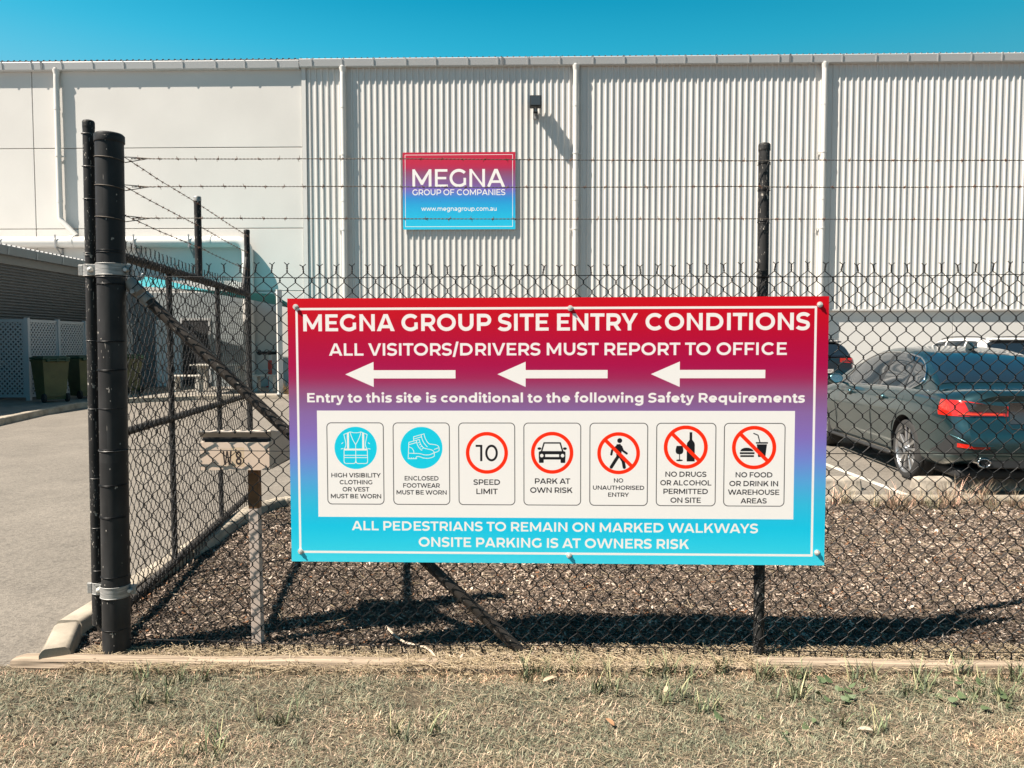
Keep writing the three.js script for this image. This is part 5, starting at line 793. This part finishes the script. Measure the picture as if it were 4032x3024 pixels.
  // point on the tail surface for a given x, y
  const rear = (x, y, off = 0.004) => { let a = 0, b = 0.5; const f = (s) => { const q = section(s); let m = 0; for (let k = 1; k < q.length; k++) if ((q[k - 1][1] - y) * (q[k][1] - y) <= 0 && q[k][0] > 0.05) m = Math.max(m, lerp(q[k - 1][0], q[k][0], (y - q[k - 1][1]) / (q[k][1] - q[k - 1][1] || 1))); return m; }; const ax = Math.abs(x); if (f(0) >= ax) b = 0; else for (let i = 0; i < 26; i++) { const m = (a + b) / 2; if (f(m) < ax) a = m; else b = m; } return [x, y, zAt(y, b) + off]; };
  const rearPatch = (nu, nv, f, off) => sheet(nu, nv, (u, v) => { const [x, y] = f(u, v), q = rear(x, y, off); q[0] *= 1 + Math.max(0, off ?? 0.004) * 0.6; return q; });
  return { car, Q, P, rear, rearPatch, section, W, zAt };
}
M.rim = phys([0.42, 0.42, 0.42], 0.3, { metalness: 0.85 }); M.brake = mat([0.16, 0.15, 0.14], 0.5, { metalness: 0.6 }); M.hub = mat([0.2, 0.22, 0.24], 0.3, { metalness: 0.5 });
M.chrome = phys([0.75, 0.75, 0.75], 0.12, { metalness: 1 });
M.redLens = phys([0.42, 0.012, 0.006], 0.12, { clearcoat: 1 }); M.smoke = phys([0.03, 0.028, 0.028], 0.08, { clearcoat: 1 }); M.plasticDark = mat([0.018, 0.019, 0.02], 0.6);
const plateTex = (txt) => { const c = canvas(256, 64), k = c.getContext('2d'); k.fillStyle = '#cfc9c0'; k.fillRect(0, 0, 256, 64); k.strokeStyle = '#5a4a4a'; k.lineWidth = 3; k.strokeRect(4, 4, 248, 56); if (txt) lettering(k, txt, 150, 238, 50, 36, 0.16, '#4a2028'); return canvasTex(c); };
{ // grey-teal sedan, seen from its rear left corner
  const paint = phys([0.020, 0.058, 0.068], 0.28, { metalness: 0.72, clearcoat: 1, clearcoatRoughness: 0.035 });
  const L = 4.70, half = 0.915;
  const o = { name: 'parked_sedan', label: 'dark grey teal sedan parked nose in with red tail light toward the fence', category: 'car', pos: [5.019, 0, -7.084], turn: -0.09, L, half, rWheel: 0.328, axles: [1.07, 3.92], paint, trimMat: M.chrome,
    deck: curve([[0, 0.965], [0.1, 1.005], [0.3, 1.015], [0.7, 1.01], [1.0, 1.0], [2.0, 0.98], [3.2, 0.97], [3.6, 0.945], [4.2, 0.85], [4.55, 0.74], [4.7, 0.62]]),
    belt: curve([[0, 0.88], [0.12, 0.925], [0.4, 0.955], [1.0, 0.965], [2.0, 0.945], [3.0, 0.925], [3.6, 0.90], [4.2, 0.80], [4.55, 0.69], [4.7, 0.60]]),
    roof: curve([[0.55, 1.01], [0.75, 1.125], [1.1, 1.265], [1.45, 1.365], [1.8, 1.415], [2.2, 1.432], [2.6, 1.415], [2.95, 1.355], [3.3, 1.22], [3.75, 0.96]]),
    floor: curve([[0, 0.36], [0.15, 0.30], [0.5, 0.24], [1.5, 0.20], [3.5, 0.20], [4.4, 0.22], [4.7, 0.30]]),
    width: curve([[0, 0.80], [0.04, 0.865], [0.12, 0.925], [0.28, 0.965], [0.6, 0.99], [1.07, 1.0], [2.0, 0.99], [3.2, 0.99], [3.92, 0.995], [4.3, 0.96], [4.55, 0.86], [4.65, 0.72], [4.7, 0.55]]),
    gw: curve([[0.5, 0.60], [1.3, 0.56], [2.2, 0.575], [3.0, 0.58], [3.7, 0.62]]),
    tail: curve([[0.25, 0.10], [0.36, 0.03], [0.48, 0.0], [0.60, 0.012], [0.70, 0.055], [0.78, 0.075], [0.88, 0.075], [0.96, 0.055], [1.03, 0.02], [1.06, 0.015]]), nose: null, cabin: [0.5, 3.8] };
  const sideW = (sa, sb, v0, v1, sa2, sb2) => (u, w) => [lerp(lerp(sa, sa2 ?? sa, w), lerp(sb, sb2 ?? sb, w), u), lerp(v0, v1, w)];
  const low = 0.055, top = 0.235;
  o.windows = [
    { name: 'rear_window', f: (u, w) => [lerp(0.64, 1.47, w), lerp(lerp(0.25, 0.272, w), lerp(0.75, 0.728, w), u)] },
    { name: 'windscreen', f: (u, w) => [lerp(2.98, 3.62, w), lerp(0.26, 0.74, u)] },
  ];
  // one long side opening: rear edge swept round, front edge running down to the mirror; a black pillar splits it
  const edgeR = curve([[0, 1.12], [0.25, 0.98], [0.5, 0.985], [0.75, 1.16], [1, 1.5]]), edgeF = curve([[0, 3.42], [0.5, 3.12], [1, 2.66]]), v0 = 0.014, v1 = 0.25;
  for (const q of [0, 1]) {
    const at = (sa, sb) => (u, w) => { const v = lerp(v0, v1, w); return [lerp(sa(w), sb(w), u), q ? 1 - v : v]; };
    o.windows.push({ name: 'side_window', f: at(edgeR, () => 2.02) }, { name: 'side_window', f: at(() => 2.12, edgeF) }, { name: 'centre_pillar', mat: M.plasticDark, f: at(() => 2.02, () => 2.12), loop: at(edgeR, edgeF) }, { name: 'quarter_bar', mat: M.plasticDark, off: 0.009, f: at((w) => 1.30 + 0.22 * w, (w) => 1.335 + 0.22 * w) });
  }
  const { car, Q, P, rear, rearPatch, section, zAt } = makeCar(o);
  for (const e of [-1, 1]) {
    const tl = part('tail_light', rearPatch(20, 8, (u, v) => [e * lerp(0.885 - 0.03 * v * v, 0.37, u), lerp(lerp(0.765, 0.77, u), lerp(0.915, 0.865, sst(0.1, 0.9, u)), v)], 0.007), M.redLens, car);
    part('smoked_lens', rearPatch(12, 4, (u, v) => [e * lerp(0.75 - 0.03 * (1 - v), 0.385, u), lerp(lerp(0.818, 0.808, u), lerp(0.903, 0.862, u), v)], 0.012), M.smoke, tl);
    part('light_bar', rearPatch(12, 2, (u, v) => [e * lerp(0.80, 0.42, u), lerp(0.782, 0.796, v)], 0.016), mat([0.6, 0.05, 0.02], 0.2), tl);
    const vent = part('bumper_vent', rearPatch(8, 8, (u, v) => [e * lerp(0.885 - 0.03 * v, 0.77, u), lerp(0.395, lerp(0.585, 0.45, u), v)], 0.006), M.plasticDark, car);
    part('reflector', rearPatch(8, 2, (u, v) => [e * lerp(0.815, 0.56, u), lerp(lerp(0.475, 0.462, u), lerp(0.515, 0.488, u), v)], 0.012), M.redLens, vent);
    part('vent_trim', new Wires().tube([0, 0.2, 0.4, 0.6, 0.8, 1].map((u) => rear(e * lerp(0.85, 0.53, u), lerp(0.585, 0.495, Math.min(1, u * 2.4)), 0.014)), 0.008, 6).geo(), paint, vent);
    const ex = part('exhaust_tip', join([X(new THREE.CylinderGeometry(0.05, 0.05, 0.14, 28, 1, true), 0, 0, 0, Math.PI / 2), X(new THREE.TorusGeometry(0.048, 0.006, 8, 28), 0, 0, 0.07)]), M.chrome, car); ex.position.set(e * 0.60, 0.335, -0.085); ex.scale.set(1.15, 0.8, 1);
    part('exhaust_bore', X(new THREE.CylinderGeometry(0.043, 0.043, 0.02, 24), 0, 0, 0.03, Math.PI / 2), M.hole, ex);
    for (const s of [1.72, 2.80]) { const y = 0.845, x = e * (o.half * 0.995); part('door_handle', join([rbox(0.022, 0.026, 0.2, 0.01, x + e * 0.012, y, -s), X(new THREE.SphereGeometry(0.042, 14, 10), x - e * 0.026, y - 0.004, -s)]), paint, car); }
    for (const [sa, sb] of [[1.42, 1.14], [2.06, 2.06], [3.30, 3.42]]) { const pts = []; for (let i = 0; i <= 14; i++) { const s = lerp(sa, sb, sst(0.35, 0.9, i / 14)), q = section(s), y = lerp(0.26, 0.94, i / 14); let x = 0; for (let k = 1; k < q.length; k++) if ((q[k - 1][1] - y) * (q[k][1] - y) <= 0 && q[k][0] > 0.3) x = Math.max(x, q[k][0]); pts.push([e * (x + 0.0005), y, -s]); } part('door_gap', new Wires().tube(pts, 0.004, 5).geo(), M.hole, car); }
    const mir = part('wing_mirror', join([X(new THREE.SphereGeometry(1, 20, 14).scale(0.10, 0.07, 0.055), e * 1.0, 1.0, -3.05), box(0.12, 0.025, 0.06, e * 0.89, 0.945, -3.07, 0, 0, e * 0.3)]), paint, car);
    part('mirror_glass', X(new THREE.CircleGeometry(1, 20).scale(0.078, 0.052, 1), e * 1.0, 1.0, -2.995), M.chrome, mir);
    part('sill_trim', new Wires().tube([0, 1, 2, 3, 4, 5].map((k) => { const s = lerp(1.45, 3.52, k / 5); return [e * o.half * 0.975, 0.235, -s]; }), 0.022, 8).geo(), M.plasticDark, car);
  }
  part('diffuser', join([rbox(1.25, 0.09, 0.06, 0.015, 0, 0.325, -0.06)]), M.plasticDark, car);
  part('underbody', rbox(1.5, 0.10, 4.3, 0.04, 0, 0.20, -2.35), M.dark, car);
  const pl = part('number_plate', rbox(0.40, 0.135, 0.012, 0.004, 0, 0.80, -0.062), M.plasticDark, car); { const m = shade(new THREE.Mesh(new THREE.PlaneGeometry(0.37, 0.11), mat([1, 1, 1], 0.5, { map: plateTex('') }))); m.name = 'plate_face'; m.position.set(0, 0.80, -0.052); pl.add(m); }
  part('plate_recess', rearPatch(10, 6, (u, v) => [lerp(-0.36, 0.36, u), lerp(0.70, 0.90, v)], 0.004), M.smoke, car);
  part('boot_seam', new Wires().tube([[-0.40, 0.86], [-0.39, 0.72], [-0.35, 0.655], [-0.2, 0.645], [0, 0.645], [0.2, 0.645], [0.35, 0.655], [0.39, 0.72], [0.40, 0.86]].map(([x, y]) => rear(x, y, 0.001)), 0.0045, 5).geo(), M.hole, car);
  { const sh = new THREE.Shape(); sh.moveTo(0, 0).quadraticCurveTo(0.07, 0.015, 0.115, 0.065).quadraticCurveTo(0.145, 0.07, 0.165, 0.06).lineTo(0.19, 0).closePath(); const g = new THREE.ExtrudeGeometry(sh, { depth: 0.02, bevelEnabled: true, bevelSize: 0.012, bevelThickness: 0.012, bevelSegments: 3 }); g.translate(-0.19, 0, -0.01); g.rotateY(Math.PI / 2); part('aerial_fin', X(g, 0, 1.385, -1.66, -0.12), paint, car); }
}
function suv(o) {
  const L = 4.5, half = o.half ?? 0.92, b = { L, half, rWheel: 0.35, axles: [0.92, 3.62], trimMat: M.plasticDark, ...o,
    deck: curve([[0, 1.12], [0.15, 1.17], [1, 1.10], [3.0, 1.06], [3.5, 1.02], [4.1, 0.95], [4.4, 0.82], [4.5, 0.66]]), belt: curve([[0, 1.1], [0.15, 1.14], [1.2, 1.06], [2.4, 0.97], [3.3, 0.95], [4.1, 0.87], [4.5, 0.62]]),
    roof: curve([[0.06, 1.14], [0.16, 1.22], [0.32, 1.46], [0.42, o.h - 0.07], [0.6, o.h - 0.03], [1.2, o.h], [2.0, o.h], [2.6, o.h - 0.05], [3.0, o.h - 0.2], [3.6, 0.98]]), floor: curve([[0, 0.42], [0.2, 0.34], [1, 0.27], [3.8, 0.27], [4.5, 0.36]]),
    width: curve([[0, 0.82], [0.05, 0.89], [0.15, 0.945], [0.4, 0.98], [1, 1], [3.5, 1], [4.1, 0.95], [4.4, 0.82], [4.5, 0.6]]), gw: curve([[0.1, 0.66], [0.5, 0.64], [1.5, 0.66], [2.8, 0.65], [3.5, 0.68]]), tail: curve([[0.3, 0.1], [0.45, 0.0], [0.65, 0.0], [0.8, 0.05], [1.05, 0.06]]), nose: null, cabin: [0.08, 3.65] };
  const sw = (a, c, a2, c2, q) => (u, w) => { const v = lerp(0.06, 0.235, w); return [lerp(lerp(a, a2, w), lerp(c, c2, w), u), q ? 1 - v : v]; };
  b.windows = [{ name: 'rear_window', f: (u, w) => [lerp(0.115, 0.40, w), lerp(0.235, 0.765, u)] }, { name: 'windscreen', f: (u, w) => [lerp(2.72, 3.42, w), lerp(0.26, 0.74, u)] }];
  for (const q of [0, 1]) b.windows.push({ name: 'side_window', f: sw(0.55, 1.15, 0.78, 1.15, q) }, { name: 'side_window', f: sw(1.22, 2.05, 1.22, 2.05, q) }, { name: 'side_window', f: sw(2.12, 3.2, 2.12, 2.62, q) });
  const r = makeCar(b);
  for (const e of [-1, 1]) { const tl = part('tail_light', r.rearPatch(12, 6, (u, v) => [e * lerp(0.88, 0.46, u), lerp(lerp(0.985, 1.02, u), 1.12, v)], 0.01), M.redLens, r.car); part('lamp_lens', r.rearPatch(8, 2, (u, v) => [e * lerp(0.86, 0.5, u), lerp(1.04, 1.055, v)], 0.016), M.smoke, tl); part('roof_rail', new Wires().tube([[e * 0.58, o.h - 0.06, -0.55], [e * 0.6, o.h - 0.0, -0.8], [e * 0.61, o.h + 0.015, -1.4], [e * 0.6, o.h + 0.01, -2.1], [e * 0.585, o.h - 0.045, -2.5]], 0.014, 7).geo(), o.rail ?? M.plasticDark, r.car); }
  part('bumper', r.rearPatch(20, 6, (u, v) => [lerp(-0.86, 0.86, u), lerp(0.42, 0.60, v)], 0.02), M.plasticDark, r.car);
  part('rear_spoiler', rbox(1.2, 0.035, 0.2, 0.014, 0, o.h - 0.055, -0.40, 0.15, 0, 0), o.paint, r.car);
  const pl = part('number_plate', rbox(0.38, 0.12, 0.012, 0.004, o.plateX ?? 0, 0.80, -0.035), M.plasticDark, r.car); const m = shade(new THREE.Mesh(new THREE.PlaneGeometry(0.36, 0.1), mat([1, 1, 1], 0.5, { map: plateTex(o.plate) }))); m.name = 'plate_face'; m.position.set(o.plateX ?? 0, 0.80, -0.026); pl.add(m);
  return r;
}
suv({ name: 'parked_suv', label: 'black SUV parked by the building, its right tail light showing beside the large sign', category: 'car', pos: [7.62, 0, -18.9], turn: 0, h: 1.585, paint: phys([0.008, 0.009, 0.012], 0.25, { clearcoat: 1 }), plate: 'RB5', plateX: 0.12 });
suv({ name: 'parked_suv', label: 'white SUV parked by the building, only its roof and windows showing above the sedan', category: 'car', pos: [12.42, 0, -18.7], turn: 0, h: 1.645, half: 0.93, paint: phys([0.74, 0.73, 0.71], 0.3, { clearcoat: 1, clearcoatRoughness: 0.05 }), plate: '' });

renderer.render(scene, camera);
